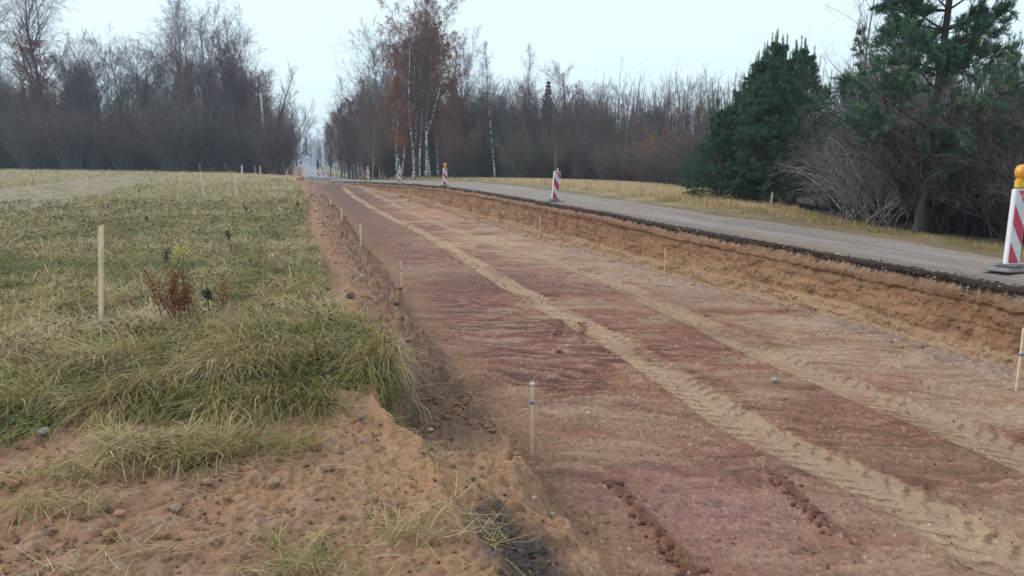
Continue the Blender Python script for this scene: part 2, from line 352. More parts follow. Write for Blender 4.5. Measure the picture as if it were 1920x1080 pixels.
def road_cz(x, y):
    T, R = Tc(y), Rc(y); d = x - T; s = d / (R - T)
    n1 = fbm(x * .8, y * .25, 5, 90); n2 = fbm(x * 6, y * 6, 4, 91); n3 = fbm(d * 3.0, y * .12, 4, 92); n4 = fbm(x * 14, y * 14, 3, 93)
    c = np.zeros(np.shape(x) + (3,)) + np.array((.24, .19, .168))
    c = mixc(c, (.30, .255, .24), ss(0, .5, n3) * .7); c = mixc(c, (.20, .165, .155), ss(.05, .5, -n3) * .6); c = mixc(c, (.30, .21, .15), ss(.1, .5, n1) * .45)
    edge = ss(.75, .15, d + .25 * n2); c = mixc(c, (.17, .125, .10), edge * .75); c = mixc(c, (.06, .048, .044), ss(.09, .02, d + .03 * n2) * .8)
    c = mixc(c, (.24, .18, .13), ss(.8, 1, s + .1 * n2) * .8)
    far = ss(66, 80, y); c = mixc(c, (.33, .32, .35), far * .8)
    z = .012 * n2 * edge + .015 * n4 * edge - .018 * ss(.3, 0, np.abs(s - .35) ) * 0 + .003 * n2
    mud = ss(.2, .8, fbm(x * .9, y * .22, 5, 94) + .4 * n2); c = mixc(c, (.25, .175, .125), mud * .5 * (1 - ss(40, 66, y))); ck = ss(.035, .0, np.abs(fbm(x * 1.4, y * .5, 4, 97))) * ss(30, 14, y); c = mixc(c, (.09, .075, .07), ck * .6)
    for q in (.33, .72): z = z - .018 * np.exp(-((s - q) / .09) ** 2)
    return c, z
def verge_cz(x, y):
    R, V = Rc(y), Vc(y); v = (x - R) / (V - R); n1 = fbm(x * 2, y * 2, 4, 95); n2 = fbm(x * .5, y * .5, 3, 96)
    c = mixc(np.zeros(np.shape(x) + (3,)) + np.array((.33, .25, .125)), (.20, .165, .085), ss(-.2, .5, n1 + n2))
    c = mixc(c, (.17, .12, .085), ss(.25, 0, v + .1 * n1)); c = mixc(c, (.07, .05, .04), ss(.95, 1.02, v))
    c = mixc(c, (.15, .11, .075), ss(28, 16, y) * .75)
    return c, .04 * n1

# ------------------------------------------------------------------ ground sheets (rows share the same y, so neighbours butt exactly)
ys = np.concatenate([np.linspace(-14, .6, 12), np.linspace(.8, 1.95, 14), np.exp(np.arange(math.log(2.0), math.log(9), .0036)), np.exp(np.arange(math.log(9), math.log(150), .0047)), np.exp(np.arange(math.log(151), math.log(500), .03)), np.linspace(560, 1500, 8)])
IN = int(np.argmin(abs(ys - 9)))
def strip(a, b, n, bias=None):
    t = np.linspace(0, 1, n)
    if bias: t = bias(t)
    return a[:, None] + (b - a)[:, None] * t[None, :]
def sheet(name, blocks, mat, label=None):
    VV, FF, CC, o = [], [], [], 0
    for X, Y, Z, C in blocks:
        r, c = X.shape; i = np.arange(r * c).reshape(r, c) + o; o += r * c
        VV.append(np.stack([X, Y, Z], -1).reshape(-1, 3)); FF.append(np.stack([i[:-1, :-1], i[:-1, 1:], i[1:, 1:], i[1:, :-1]], -1).reshape(-1, 4)); CC.append(C.reshape(-1, 3))
    o = mk(name, np.concatenate(VV), [np.concatenate(FF)], mat, np.concatenate(CC)); tag(o, label, kind='structure'); return o
def meet(A, B):
    """the fine near block ends exactly on the first row of the coarse far block"""
    A[2][-1] = np.interp(A[0][-1], B[0][0], B[2][0]); return [A, B]
def fixedge(Z, lo=None, hi=None):
    if lo is not None: Z[:, 0] = lo
    if hi is not None: Z[:, -1] = hi
    return Z
Gy, Ly, Ky, By, Ty, Ry, Vy = [f(ys) for f in (Gc, Lc, Kc, Bc, Tc, Rc, Vc)]
zK = zfloor(ys); zT = zroad(ys); zR = zroad(ys) - .02; zV = zroad(ys) - .11
# left: far field, near field, bench, scarp
C0 = -(.78 * np.maximum(ys, 0) + 7)
def left_block(sl_, c1, c2, c3):
    y, G_, L_, K_, c0 = ys[sl_], Gy[sl_], Ly[sl_], Ky[sl_], C0[sl_]
    X = np.concatenate([strip(np.full(len(y), -900.), c0, 14, lambda t: 1 - (1 - t) ** 3)[:, :-1], strip(c0, G_, c1, lambda t: 1 - (1 - t) ** 1.35)[:, :-1], strip(G_, L_, c2)[:, :-1], strip(L_, K_, c3)], 1)
    Y = np.repeat(y[:, None], X.shape[1], 1); C, Zn, GM, TK = left_cz(X, Y)
    Z = H(X, Y) + Zn * (1 - .6 * ss(30, 90, Y)) + .03 * GM * fbm(X * 1.3, Y * 1.3, 3, 99); return [X, Y, fixedge(Z, hi=zK[sl_]), C]
NEAR, FARB = slice(0, IN + 1), slice(IN, None)
sheet('field_ground', meet(left_block(NEAR, 900, 240, 50), left_block(FARB, 300, 110, 26)), M_soil, 'grassy field and bare soil bank left of the trench')
def floor_block(sl_, n):
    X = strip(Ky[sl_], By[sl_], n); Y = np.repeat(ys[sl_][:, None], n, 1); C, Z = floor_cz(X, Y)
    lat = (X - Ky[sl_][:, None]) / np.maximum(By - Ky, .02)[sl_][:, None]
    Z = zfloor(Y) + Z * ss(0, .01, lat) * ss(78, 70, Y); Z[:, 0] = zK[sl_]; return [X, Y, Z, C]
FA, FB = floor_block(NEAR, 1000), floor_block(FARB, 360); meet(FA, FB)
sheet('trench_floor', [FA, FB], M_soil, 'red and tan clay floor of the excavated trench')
zB = np.concatenate([FA[2][:-1, -1], FB[2][:, -1]])
# cut face
nF = 72; t = np.linspace(0, 1, nF)[None, :]
iA, iB = int(np.argmin(abs(ys - 6.2))), int(np.argmin(abs(ys - 32)))
yw = np.concatenate([ys[:iA]] + [ys[i] + (ys[i + 1] - ys[i]) * np.array([0, .25, .5, .75]) for i in range(iA, iB)] + [ys[iB:]])
wB, wT, wzB, wzT = [np.interp(yw, ys, q) for q in (By, Ty, zB, zT)]
Yw = np.repeat(yw[:, None], nF, 1); hh = (wzT - wzB)[:, None]; Zw = wzB[:, None] + hh * t
tt = ss(0, .06, t) * .25 + .75 * t
dw = 1 - ss(66, 76, Yw)
hz = hh * (1 - t)                                       # metres below the asphalt
g1 = fbm(Yw * .7, Zw * 2.2, 4, 110); g2 = fbm(Yw * 3.5, Zw * 5, 4, 111); g3 = fbm(Yw * 16, Zw * 7, 3, 112); lam = fbm(Yw * .25, Zw * 13, 3, 113); lam2 = fbm(Yw * .12 + 5, Zw * 5, 3, 114)
vs = fbm(Yw * 9, Zw * .9, 3, 115)
env = ss(0, .08, t) * (1 - ss(.97, 1, t))
qn = 2.2 * fbm(Yw * .8 + .5 * Zw, Zw * 2.0, 5, 118, .55); tr_ = (np.round(qn) * .7 + qn * .3) / 2.4; crk = ss(.30, .5, np.abs(qn - np.round(qn)))
ledge = .20 + .05 * fbm(Yw * .35, Yw * 0, 3, 119); led = ss(ledge + .012, ledge - .012, t)
disp = (.02 * g1 + .020 * g2 + .014 * g3 + .006 * lam + .04 * tr_ - .035 * led + .03 * ss(.1, .5, vs) * ss(.1, .3, hz) * ss(14, 30, Yw) - .05 * ss(.30, .26, hz) * ss(.10, .2, hz)) * env * dw
slab = ss(.09, .07, hz) * env * .03
Xw = wB[:, None] + (wT - wB)[:, None] * tt + disp - slab * dw
Xw[:, -1] = wT; Xw[:, 0] = wB
Cw = np.zeros(Xw.shape + (3,)) + np.array((.40, .228, .13))
Cw = mixc(Cw, (.30, .165, .10), ss(-.1, .5, g1 + .4 * g2) * .8); Cw = mixc(Cw, (.45, .29, .175), ss(.0, .5, lam2) * .5); Cw = mixc(Cw, (.26, .13, .07), ss(.2, .9, lam) * .35)
Cw = mixc(Cw, Cw * .5, crk * .5 * ss(-.6, .3, g2)); Cw = Cw * .78 * (1 + .12 * g3[..., None])
Cw = mixc(Cw, (.17, .085, .055), ss(.1, .6, fbm(Yw * 3.2, Zw * .7, 4, 120)) * ss(10, 25, Yw) * ss(.12, .3, hz) * .6)
Cw = mixc(Cw, (.44, .30, .19), led * .6)
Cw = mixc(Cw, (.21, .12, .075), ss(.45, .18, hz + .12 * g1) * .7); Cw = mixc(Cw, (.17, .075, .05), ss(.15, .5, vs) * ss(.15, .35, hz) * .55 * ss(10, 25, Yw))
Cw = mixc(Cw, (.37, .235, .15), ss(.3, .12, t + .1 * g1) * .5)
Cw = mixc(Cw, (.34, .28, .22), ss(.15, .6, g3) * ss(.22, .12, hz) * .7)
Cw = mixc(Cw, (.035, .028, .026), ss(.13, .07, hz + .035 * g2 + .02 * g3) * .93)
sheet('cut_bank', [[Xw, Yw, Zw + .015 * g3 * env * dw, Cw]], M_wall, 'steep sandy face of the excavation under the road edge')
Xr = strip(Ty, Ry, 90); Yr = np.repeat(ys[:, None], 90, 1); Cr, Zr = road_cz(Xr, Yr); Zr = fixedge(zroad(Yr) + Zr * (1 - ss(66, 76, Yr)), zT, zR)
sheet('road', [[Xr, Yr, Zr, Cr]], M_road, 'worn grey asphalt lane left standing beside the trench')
CE = np.maximum(Vy + 3, .8 * np.maximum(ys, 0) + 16)
Xv = np.concatenate([strip(Ry, Vy, 60)[:, :-1], strip(Vy, CE, 60, lambda t: t ** 1.5)[:, :-1], strip(CE, np.full(len(ys), 1500.), 14, lambda t: t ** 3)], 1)
Yv = np.repeat(ys[:, None], Xv.shape[1], 1); Cv, Zn = verge_cz(Xv, Yv); Zv = fixedge(H(Xv, Yv) + Zn * ss(0, .3, Xv - Ry[:, None]), zR)
sheet('verge_ground', [[Xv, Yv, Zv, Cv]], M_soil, 'straw coloured verge between the road and the wood')

# ------------------------------------------------------------------ grass
def blades(X, Y, Z, L, Wd, az, droop, col, tipcol=None, up=1.0):
    """ribbon blades: 3 segments, 7 vertices"""
    n = len(X); V = np.zeros((n, 7, 3), np.float32); C = np.zeros((n, 7, 3), np.float32)
    dx, dy = np.cos(az), np.sin(az); sx, sy = -np.sin(az + .4 * rng.normal(size=n)), np.cos(az)
    th = np.zeros(n) + (math.pi / 2) * up; px, py, pz = X.copy(), Y.copy(), Z.copy()
    for k in range(4):
        wk = Wd * (1, .9, .6, 0)[k]
        if k < 3:
            for q, sg in ((0, -1), (1, 1)):
                V[:, 2 * k + q] = np.stack([px + sg * sx * wk / 2, py + sg * sy * wk / 2, pz], -1)
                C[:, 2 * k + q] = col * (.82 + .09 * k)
        else: V[:, 6] = np.stack([px, py, pz], -1); C[:, 6] = col if tipcol is None else tipcol
        px = px + L / 3 * np.cos(th) * dx; py = py + L / 3 * np.cos(th) * dy; pz = pz + L / 3 * np.sin(th); th = th - droop
    b = (np.arange(n) * 7)[:, None]
    q = np.concatenate([b + [0, 1, 3, 2], b + [2, 3, 5, 4]]); t = b + [4, 5, 6]
    return V.reshape(-1, 3), [q, t], C.reshape(-1, 3)
def pal(n, k, table):
    T = np.array(table); i = np.clip((k * len(T)).astype(int), 0, len(T) - 1); return T[i] * rng.uniform(.75, 1.25, (n, 1))
GP = [(.14, .16, .045), (.185, .195, .055), (.25, .235, .07), (.31, .265, .09), (.36, .28, .11), (.43, .33, .155), (.47, .365, .19), (.53, .42, .23), (.60, .49, .30)]
def field_blades(n, y0, y1, Lm, Wm, lens=1.0):
    y = np.exp(rng.uniform(math.log(y0), math.log(y1), n)); G = Gc(y); lo = -(.78 * y + 2.5)
    x = lo + (G + .5 - lo) * rng.uniform(0, 1, n)
    n2 = fbm(x * 7, y * 7, 4, 71); n1 = fbm(x * 2, y * 2, 5, 70)
    m = (polymask(x + .10 * n2, y + .10 * n1, GR, .05) > .5) & (polymask(x + .5 * n1, y + 1.2 * n1, TRK, .5) < rng.uniform(-.2, 1.03, n)) & ((fbm(x * 2.3, y * 2.3, 4, 125) < rng.uniform(.25, 1.0, n)) | (y > 25))
    x, y = x[m], y[m]; n = len(x)
    z = H(x, y) - .01 + .03 * fbm(x * 1.3, y * 1.3, 3, 99)
    cl = fbm(x * 1.6, y * 1.6, 4, 120); big = fbm(x * .35, y * .35, 3, 121); st = fbm(x * 4, y * 4, 3, 122)
    front = ss(6.6, 5.0, y)
    key = .46 + .36 * cl * (1 - .5 * ss(9, 30, y)) + .22 * big + .17 * rng.normal(size=n) + .16 * front * ss(-3.2, -2.2, x) + .16 * ss(12, 40, y) + .3 * ss(48, 62, y) * ss(14, 22, -x) + .1 * ss(55, 75, y)
    col = pal(n, np.clip(key, 0, .999), GP)
    dark = ss(.25, .55, st) * (1 - ss(25, 50, y)); col = mixc(col, col * np.array((.42, .36, .32)), dark * .75)
    az = 2.6 + 1.8 * fbm(x * 1.1, y * 1.1, 3, 123) + rng.normal(size=n) * 1.15
    az = np.where(front * ss(-3.4, -2.5, x) > rng.uniform(0, 1, n), -1.5 + rng.normal(size=n) * .6, az)
    L = Lm * rng.uniform(.5, 1.3, n) * (1 + .5 * np.clip(cl, -.6, 1)) * (1 + .6 * front * ss(-3.4, -2.4, x)) * (1 - .35 * (y < 30) * ss(.3, .7, st))
    dr = rng.uniform(.15, .75, n); upv = np.clip(rng.normal(.25 + .12 * np.clip(st, -1, 1), .19, n), .06, .95)
    return blades(x, y, z, L, Wm * rng.uniform(.6, 1.3, n) * np.maximum(1, y / y0) ** .9, az, dr, col, up=upv)
def join(parts):
    V, C, Q, T, o = [], [], [], [], 0
    for v, (q, t), c in parts:
        V.append(v); C.append(c); Q.append(q + o); T.append(t + o); o += len(v)
    return np.concatenate(V), [np.concatenate(Q), np.concatenate(T)], np.concatenate(C)
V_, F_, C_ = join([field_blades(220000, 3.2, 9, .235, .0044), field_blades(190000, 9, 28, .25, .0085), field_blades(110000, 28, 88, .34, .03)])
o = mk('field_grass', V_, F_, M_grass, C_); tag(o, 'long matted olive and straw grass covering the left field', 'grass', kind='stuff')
# dead broad leaves and low weeds between the blades
def litter(name, x, y, size, table, label, lift=.05):
    n = len(x); c = np.stack([x, y, H(x, y) + rng.uniform(.0, lift, n)], -1); d1 = rng.normal(size=(n, 3)) * np.array([1, 1, .45]); d1 = d1 / np.linalg.norm(d1, axis=1)[:, None] * (size * rng.uniform(.5, 1.4, n) * np.maximum(1, y / 9))[:, None]
    d2 = np.cross(d1, rng.normal(size=(n, 3)) * .35 + np.array([0, 0, 1.])) * .6; m_ = np.array([0, 0, 1.]) * size * .25
    V = np.stack([c - d1 * .5, c + d2 * .5 + m_, c + d1 * .5, c - d2 * .5 + m_], 1).reshape(-1, 3); T = np.array(table); col = T[rng.integers(0, len(T), n)] * rng.uniform(.7, 1.3, (n, 1))
    o = mk(name, V, [np.arange(n * 4).reshape(n, 4)], M_grass, np.repeat(col, 4, 0), smooth=False); tag(o, label, 'weeds', kind='stuff')
n = 60000; y = np.exp(rng.uniform(math.log(3.3), math.log(30), n)); x = -(.78 * y + 2) + (Gc(y) + .78 * y + 2.3) * rng.random(n)
m = (polymask(x, y, GR, .05) > .5) & (fbm(x * 2.3, y * 2.3, 4, 125) + .35 * fbm(x * .9, y * .9, 3, 126) > rng.uniform(-.3, 1.0, n)); x, y = x[m], y[m]
litter('low_weeds', x, y, .036, [(.08, .11, .035), (.12, .16, .045), (.10, .065, .04), (.15, .10, .06), (.06, .045, .035), (.20, .14, .08)], 'dark dead leaves and small green weeds between the grass', .13)
n = 2200; y = rng.uniform(2.4, 5.2, n); x = rng.uniform(-3.4, .1, n); m = (polymask(x, y, GR, .05) < .5) & (x < Lc(y)) & (fbm(x * 2, y * 2, 3, 127) > rng.uniform(-.2, .9, n)); x, y = x[m], y[m]
litter('soil_litter', x, y, .020, [(.16, .11, .07), (.09, .06, .045), (.30, .23, .13), (.12, .14, .06)], 'small dead leaves and root scraps on the bare soil', .02)
# verge grass on the right
n = 90000; y = np.exp(rng.uniform(math.log(11), math.log(110), n)); R = Rc(y); Vv = Vc(y); u = rng.uniform(0, 1, n) ** .8; x = R + (Vv + .8 - R) * (.12 + .9 * u)
m = rng.uniform(0, 1, n) < ss(.05, .35, u + .2 * fbm(x, y, 3, 130)) * lerp(.22, 1, ss(16, 30, y)); x, y = x[m], y[m]; n = len(x)
key = np.clip(.86 + .2 * fbm(x, y * .6, 3, 131) + .12 * rng.normal(size=n) - .35 * ss(26, 16, y), 0, .999)
V_, F_, C_ = blades(x, y, H(x, y) - .02, rng.uniform(.15, .42, n) * lerp(.45, 1, ss(16, 32, y)), .006 * np.maximum(1, y / 9), rng.uniform(0, 6.28, n), rng.uniform(.1, .5, n), pal(n, key, GP) * np.array((1.12, 1.04, 1.08)))
o = mk('verge_grass', V_, F_, M_grass, C_); tag(o, 'pale straw grass on the verge along the wood', 'grass', kind='stuff')
# loose blades and stems lying on the bare soil
n = 4200; y = rng.uniform(2.4, 4.6, n); x = rng.uniform(-3.3, 0, n); x = np.minimum(x, Gc(y) + .25)
m = rng.uniform(0, 1, n) < ss(.0, .5, fbm(x * 1.7, y * 1.7, 3, 140)) + .06; x, y = x[m], y[m]; n = len(x)
V_, F_, C_ = blades(x, y, H(x, y) + .035 + rng.uniform(0, .02, n), rng.uniform(.06, .26, n), rng.uniform(.002, .004, n), rng.uniform(0, 6.28, n), rng.normal(size=n) * .12, pal(n, rng.uniform(.45, .99, n), GP), up=.04)
o = mk('loose_straw', V_, F_, M_grass, C_); tag(o, 'scattered dry grass stems lying on the bare soil', 'straw', kind='stuff')

# torn-off turf clumps lying on the soil
def clump(name, px, py, rad, nb, hgt, key, label, flat=1.0):
    gx, gy = unpf(px, py, zfield); n = nb
    cc_ = rng.normal(size=(7, 2)) * rad * np.array((.95, .5)); wi = rng.integers(0, 7, n); a = rng.uniform(0, 6.28, n); r = rad * .55 * np.abs(rng.normal(size=n)); lx = cc_[wi, 0] + r * np.cos(a); ly = cc_[wi, 1] + r * np.sin(a) * .7
    lz = hgt * np.clip(1 - (r / rad) ** 2, 0, 1) * flat
    az = rng.uniform(0, 6.28, 7)[wi] + rng.normal(size=n) * 1.1
    col = pal(n, np.clip(key + .22 * rng.normal(size=n), 0, .999), GP)
    V, Fc, C = blades(lx, ly, lz, rng.uniform(.10, .30, n), rng.uniform(.003, .005, n), az, rng.uniform(.1, .6, n), col, up=np.clip(rng.normal(.22, .2, n), -.05, .8))
    o = mk(name, V, Fc, M_grass, C); o.location = (gx, gy, float(H(gx, gy)) + .03); tag(o, label, 'grass clump'); return o
clump('grass_clump', 262, 862, .19, 1300, .05, .72, 'large torn-off clump of straw and green grass lying on the bare soil')
clump('grass_clump', 350, 872, .10, 420, .04, .5, 'smaller green grass clump at the right end of the large torn-off clump')
clump('grass_clump', 110, 905, .12, 160, .01, .6, 'thin flattened wisp of grass left of the large torn-off clump')
clump('grass_clump', 130, 958, .11, 150, .02, .5, 'low greenish wisp of grass on the soil above the round stone', .5)
clump('grass_clump', 520, 1075, .12, 170, .01, .45, 'green and straw clump cut off by the bottom edge of the photo')
clump('grass_clump', 800, 1000, .07, 70, .01, .62, 'dry clump beside the dark soil heap at the bottom of the bank')
clump('grass_clump', 560, 842, .06, 110, .01, .3, 'small green tuft flat on the soil below the turf edge', .5)
clump('grass_clump', 480, 838, .07, 110, .02, .5, 'sparse green and straw tuft right of the large torn-off clump', .5)

# ------------------------------------------------------------------ soil lumps (uncountable) and stones (each one a thing)
def ico(sub=1):
    import bmesh
    bm = bmesh.new(); bmesh.ops.create_icosphere(bm, subdivisions=sub, radius=1)
    v = np.array([list(q.co) for q in bm.verts]); f = np.array([[w_.index for w_ in q.verts] for q in bm.faces]); bm.free(); return v, f
IV, IF = ico(1)
def lumps(name, X, Y, Z, S, col, label, cat):
    n = len(X); A = rng.uniform(0, 6.28, n)
    R = rng.normal(size=(n, 3, 3)); 
    Q = np.linalg.qr(R)[0]
    sc3 = rng.uniform(.55, 1.15, (n, 3)) * S[:, None]
    V = IV[None] * (1 + .22 * rng.normal(size=(n, len(IV), 1))); V = np.einsum('nij,nkj->nki', Q, V * sc3[:, None, :])
    V[:, :, 2] *= .75; V += np.stack([X, Y, Z], -1)[:, None, :]
    Fc = (IF[None] + (np.arange(n) * len(IV))[:, None, None]).reshape(-1, 3)
    o = mk(name, V.reshape(-1, 3), [Fc], M_chunk, np.repeat(col, len(IV), 0), smooth=False); tag(o, label, cat, kind='stuff')
PX, PY, PS, PC = [], [], [], []
def addl(x, y, s, c): PX.append(x); PY.append(y); PS.append(s); PC.append(c)
n = 19000; y = np.exp(rng.uniform(math.log(2.3), math.log(7), n)); x = -(.78 * y + .5) + rng.uniform(0, 1, n) * (Lc(y) + .78 * y + .5)
m = (polymask(x, y, GR, .05) < .5) & (rng.uniform(0, 1, n) < .3 + ss(-.1, .6, fbm(x * 2, y * 2, 3, 150))); x, y = x[m], y[m]
addl(x, y, .0022 + .014 * rng.random(len(x)) ** 5, mixc(np.zeros((len(x), 3)) + C_SOIL * .9, C_BR * .55, rng.random(len(x))))
n = 9000; y = np.exp(rng.uniform(math.log(4.4), math.log(45), n)); u = rng.beta(3, 1.6, n); G = Gc(y); L = Kc(y); x = G + .1 + (L - G - .1) * u
m = rng.uniform(0, 1, n) < .25 + ss(-.1, .5, fbm(x * 2, y * 1.2, 3, 151)); x, y = x[m], y[m]
addl(x, y, (.006 + .035 * rng.random(len(x)) ** 3) * np.maximum(1, y / 14), mixc(np.zeros((len(x), 3)) + np.array((.21, .12, .085)), (.32, .18, .11), rng.random(len(x))))
n = 2600; y = np.exp(rng.uniform(math.log(6), math.log(55), n)); x = Bc(y) - np.abs(rng.normal(size=n)) * .18 + .03
addl(x, y, (.005 + .02 * rng.random(n) ** 3) * np.maximum(1, y / 14), mixc(np.zeros((n, 3)) + np.array((.34, .2, .12)), (.2, .1, .07), rng.random(n)))
for CL, q in ((CL1, 240), (CL2, 200), (CL3, 26), (CL4, 26)):
    i = rng.integers(0, len(CL) - 1, q); t_ = rng.random((q, 1)); p = CL[i] * (1 - t_) + CL[i + 1] * t_ + rng.normal(size=(q, 2)) * .035
    addl(p[:, 0], p[:, 1], .006 + .022 * rng.random(q) ** 2, np.zeros((q, 3)) + C_CLAY * rng.uniform(.5, .9, (q, 1)))
n = 30000; y = np.exp(rng.uniform(math.log(3.2), math.log(20), n)); x = Kc(y) + (Bc(y) - Kc(y)) * rng.random(n)
m = rng.random(n) < .08 + ss(.15, .9, fbm(x * 1.6, y * 2.6, 4, 152)) ; x, y = x[m], y[m]; n = len(x)
addl(x, y, (.0025 + .010 * rng.random(n) ** 4) * np.maximum(1, y / 9), mixc(np.zeros((n, 3)) + C_CLAY * .62, (.30, .18, .13), rng.random(n) ** 2))
hp = [unpf(945 + 60 * t_ + 34 * random.gauss(0, 1), 985 + 95 * t_ + 22 * random.gauss(0, 1), lambda a, b: float(H(a, b))) for t_ in rng.random(420)]
hp = np.array([q for q in hp if q[0] < float(Kc(np.array(q[1])))]); addl(hp[:, 0], hp[:, 1], .003 + .013 * rng.random(len(hp)) ** 3, np.zeros((len(hp), 3)) + np.array((.095, .068, .062)) * rng.uniform(.6, 1.6, (len(hp), 1)))
x, y, s, c = map(np.concatenate, (PX, PY, PS, PC))
lumps('soil_clods', x, y, H(x, y) + .02 * 0 + s * .3, s, c, 'crumbs and clods of brown soil strewn over the bank and trench', 'soil')
# broken asphalt and gravel along the road edge
n = 3000; y = np.exp(rng.uniform(math.log(7), math.log(68), n)); d = rng.normal(size=n) * .06 + .03; x = Tc(y) + d
z = np.where(d < .0, zroad(y) - np.abs(d) * 1.6 - .02, zroad(y) + .004); x = np.where(d < 0, Tc(y) - .03 + .2 * d * 0 - .02 * rng.random(n), x)
s = (.005 + .018 * rng.random(n) ** 3) * np.maximum(1, y / 16); c = np.where(rng.random((n, 1)) < .24, np.array((.34, .31, .28)), np.array((.085, .068, .06))) * rng.uniform(.7, 1.3, (n, 1))
lumps('asphalt_rubble', x, y, z, s, c, 'black asphalt crumbs and pale gravel along the broken road edge', 'rubble')
SV, SF = ico(3)
def stone(name, px, py, wpx, col, label, zf=None, asp=.62, ang=0, group=None, cat='stone'):
    zf = zf or (lambda x, y: H(x, y)); gx, gy = unpf(px, py, lambda a, b: float(H(a, b)))
    r = wpx / F * gy / 2; v = SV * np.array((1, .8, asp)); sd_ = random.random() * 50
    nn = perlin(v[:, 0] * 1.3 + sd_, v[:, 1] * 1.3 + v[:, 2] * 1.7) * .22 + perlin(v[:, 0] * 3 + sd_, v[:, 1] * 3 - v[:, 2] * 3) * .07
    v = v * (1 + nn[:, None]) * r
    cc = np.zeros((len(v), 3)) + np.array(col); cc = mixc(cc, C_SOIL, ss(0, .5, perlin(v[:, 0] / r * 2 + sd_, v[:, 1] / r * 2, 3)) * .5)
    o = mk(name, v, [SF], M_chunk, cc); o.location = (gx, gy, float(H(gx, gy)) + r * asp * .6 + .015); o.rotation_euler = (0, 0, ang); tag(o, label, cat, group)
    return o
for a in [('stone', 207, 1012, 32, (.30, .19, .11), 'round yellow-brown stone on the bare soil with a straw beside it'),
          ('stone', 225, 971, 21, (.55, .27, .20), 'pink angular stone fragment above the round yellow-brown stone'),
          ('stone', 332, 962, 26, (.30, .20, .15), 'roundish brown stone below the right end of the grass clump'),
          ('stone', 196, 962, 24, (.22, .13, .09), 'flat dark brown stone just left of the pink fragment'),
          ('stone', 514, 914, 27, (.36, .26, .19), 'flat tan stone in the middle of the bare soil'),
          ('stone', 390, 912, 24, (.30, .19, .15), 'brown stone half sunk in soil right of the grass clump'),
          ('stone', 82, 818, 26, (.38, .36, .33), 'pale grey stone at the edge of the turf'),
          ('stone', 678, 790, 20, (.26, .19, .16), 'grey-brown stone on the orange soil ridge'),
          ('stone', 618, 885, 26, (.34, .2, .13), 'soil covered lump on the middle of the bare bank'),
          ('stone', 806, 812, 13, (.55, .46, .38), 'small pale stone on the floor of the dark shelf'),
          ('stone', 808, 848, 11, (.12, .08, .06), 'small dark triangular stone below the dark shelf'),
          ('stone', 888, 905, 13, (.07, .055, .055), 'black lump on the orange slope beside the trench'),
          ('stone', 1002, 941, 15, (.42, .30, .25), 'pale stone at the foot of the bank above another one'),
          ('stone', 1035, 970, 12, (.50, .42, .36), 'small whitish stone on the trench floor near the bank foot'),
          ('stone', 1452, 718, 17, (.34, .28, .26), 'grey round stone on the tan ground between the wheel tracks'),
          ('stone', 1048, 662, 12, (.17, .10, .09), 'dark stone alone on the red clay left of the wheel track'),
          ('stone', 681, 522, 13, (.33, .31, .34), 'blue-grey stone on the left edge of the trench'),
          ('stone', 1103, 778, 8, (.62, .58, .54), 'tiny white stone on the red clay right of the taped stake'),
          ('stone', 1163, 912, 18, (.13, .07, .06), 'dark clay clod heading the left row of clods'),
          ('stone', 1574, 1004, 20, (.14, .075, .06), 'dark clay clod ending the right row of clods'),
          ('stone', 1506, 1032, 11, (.20, .15, .13), 'small brown stone on the smooth clay below the right row of clods'),
          ('stone', 744, 568, 16, (.14, .09, .08), 'dark clod on the lip of the trench behind the second stake'),
          ('stone', 657, 560, 20, (.10, .07, .06), 'black clod of topsoil on the sandy bench'),
          ('stone', 600, 1030, 26, (.22, .13, .09), 'rough brown clod at the lower middle of the bank'),
          ('stone', 412, 842, 9, (.5, .48, .44), 'tiny pale stone beside the green sprig')]:
    stone(*a, ang=random.random() * 6)

# ------------------------------------------------------------------ small solid shapes
import bmesh
def bm_obj(name, bm, mat, parent=None, smooth=False, bevel=0):
    if bevel: bmesh.ops.bevel(bm, geom=bm.edges[:], offset=bevel, segments=2, affect='EDGES')
    me = bpy.data.meshes.new(name); bm.to_mesh(me); bm.free(); me.materials.append(mat)
    if smooth: me.polygons.foreach_set('use_smooth', [True] * len(me.polygons))
    o = bpy.data.objects.new(name, me); COL.objects.link(o)
    if parent: o.parent = parent
    return o
def box(bm, c, s, R=None):
    m = Matrix.Translation(c) @ (R.to_4x4() if R else Matrix()) @ Matrix.Diagonal((*s, 1)); return bmesh.ops.create_cube(bm, size=1, matrix=m)
def lathe(bm, prof, n=20, axis=None, loc=(0, 0, 0)):
    Mx = Matrix.Translation(loc) @ (axis.to_4x4() if axis else Matrix()); rows = []
    for r, z in prof: rows.append([bm.verts.new(Mx @ Vector((r * math.cos(6.28318 * i / n), r * math.sin(6.28318 * i / n), z))) for i in range(n)])
    for a, b in zip(rows[:-1], rows[1:]):
        for i in range(n): bm.faces.new((a[i], a[(i + 1) % n], b[(i + 1) % n], b[i]))
    bm.faces.new(rows[0][::-1]); bm.faces.new(rows[-1])
M_wood = M('fresh_wood', (.68, .54, .36), .8, var=.28, vscale=11); M_wood2 = M('weathered_wood', (.46, .33, .22), .85, var=.18, vscale=9)
M_tape = M('blue_marking', (.08, .17, .42), .6); M_white = M('white_plastic', (.80, .78, .80), .4, var=.05, vscale=6); M_refl = M('dirty_reflective_white', (.60, .60, .62), .45, var=.07, vscale=8)
M_red = M('reflective_red', (.50, .045, .085), .4, var=.08, vscale=9); M_rub = M('recycled_rubber', (.19, .175, .175), .9, var=.3, vscale=14, bump=((40, .004),))
M_amber = M('amber_lens', (.80, .33, .04), .25, spec=.6); M_yel = M('yellow_housing', (.72, .42, .05), .45); M_lens_dull = M('grey_lens', (.5, .47, .38), .4)
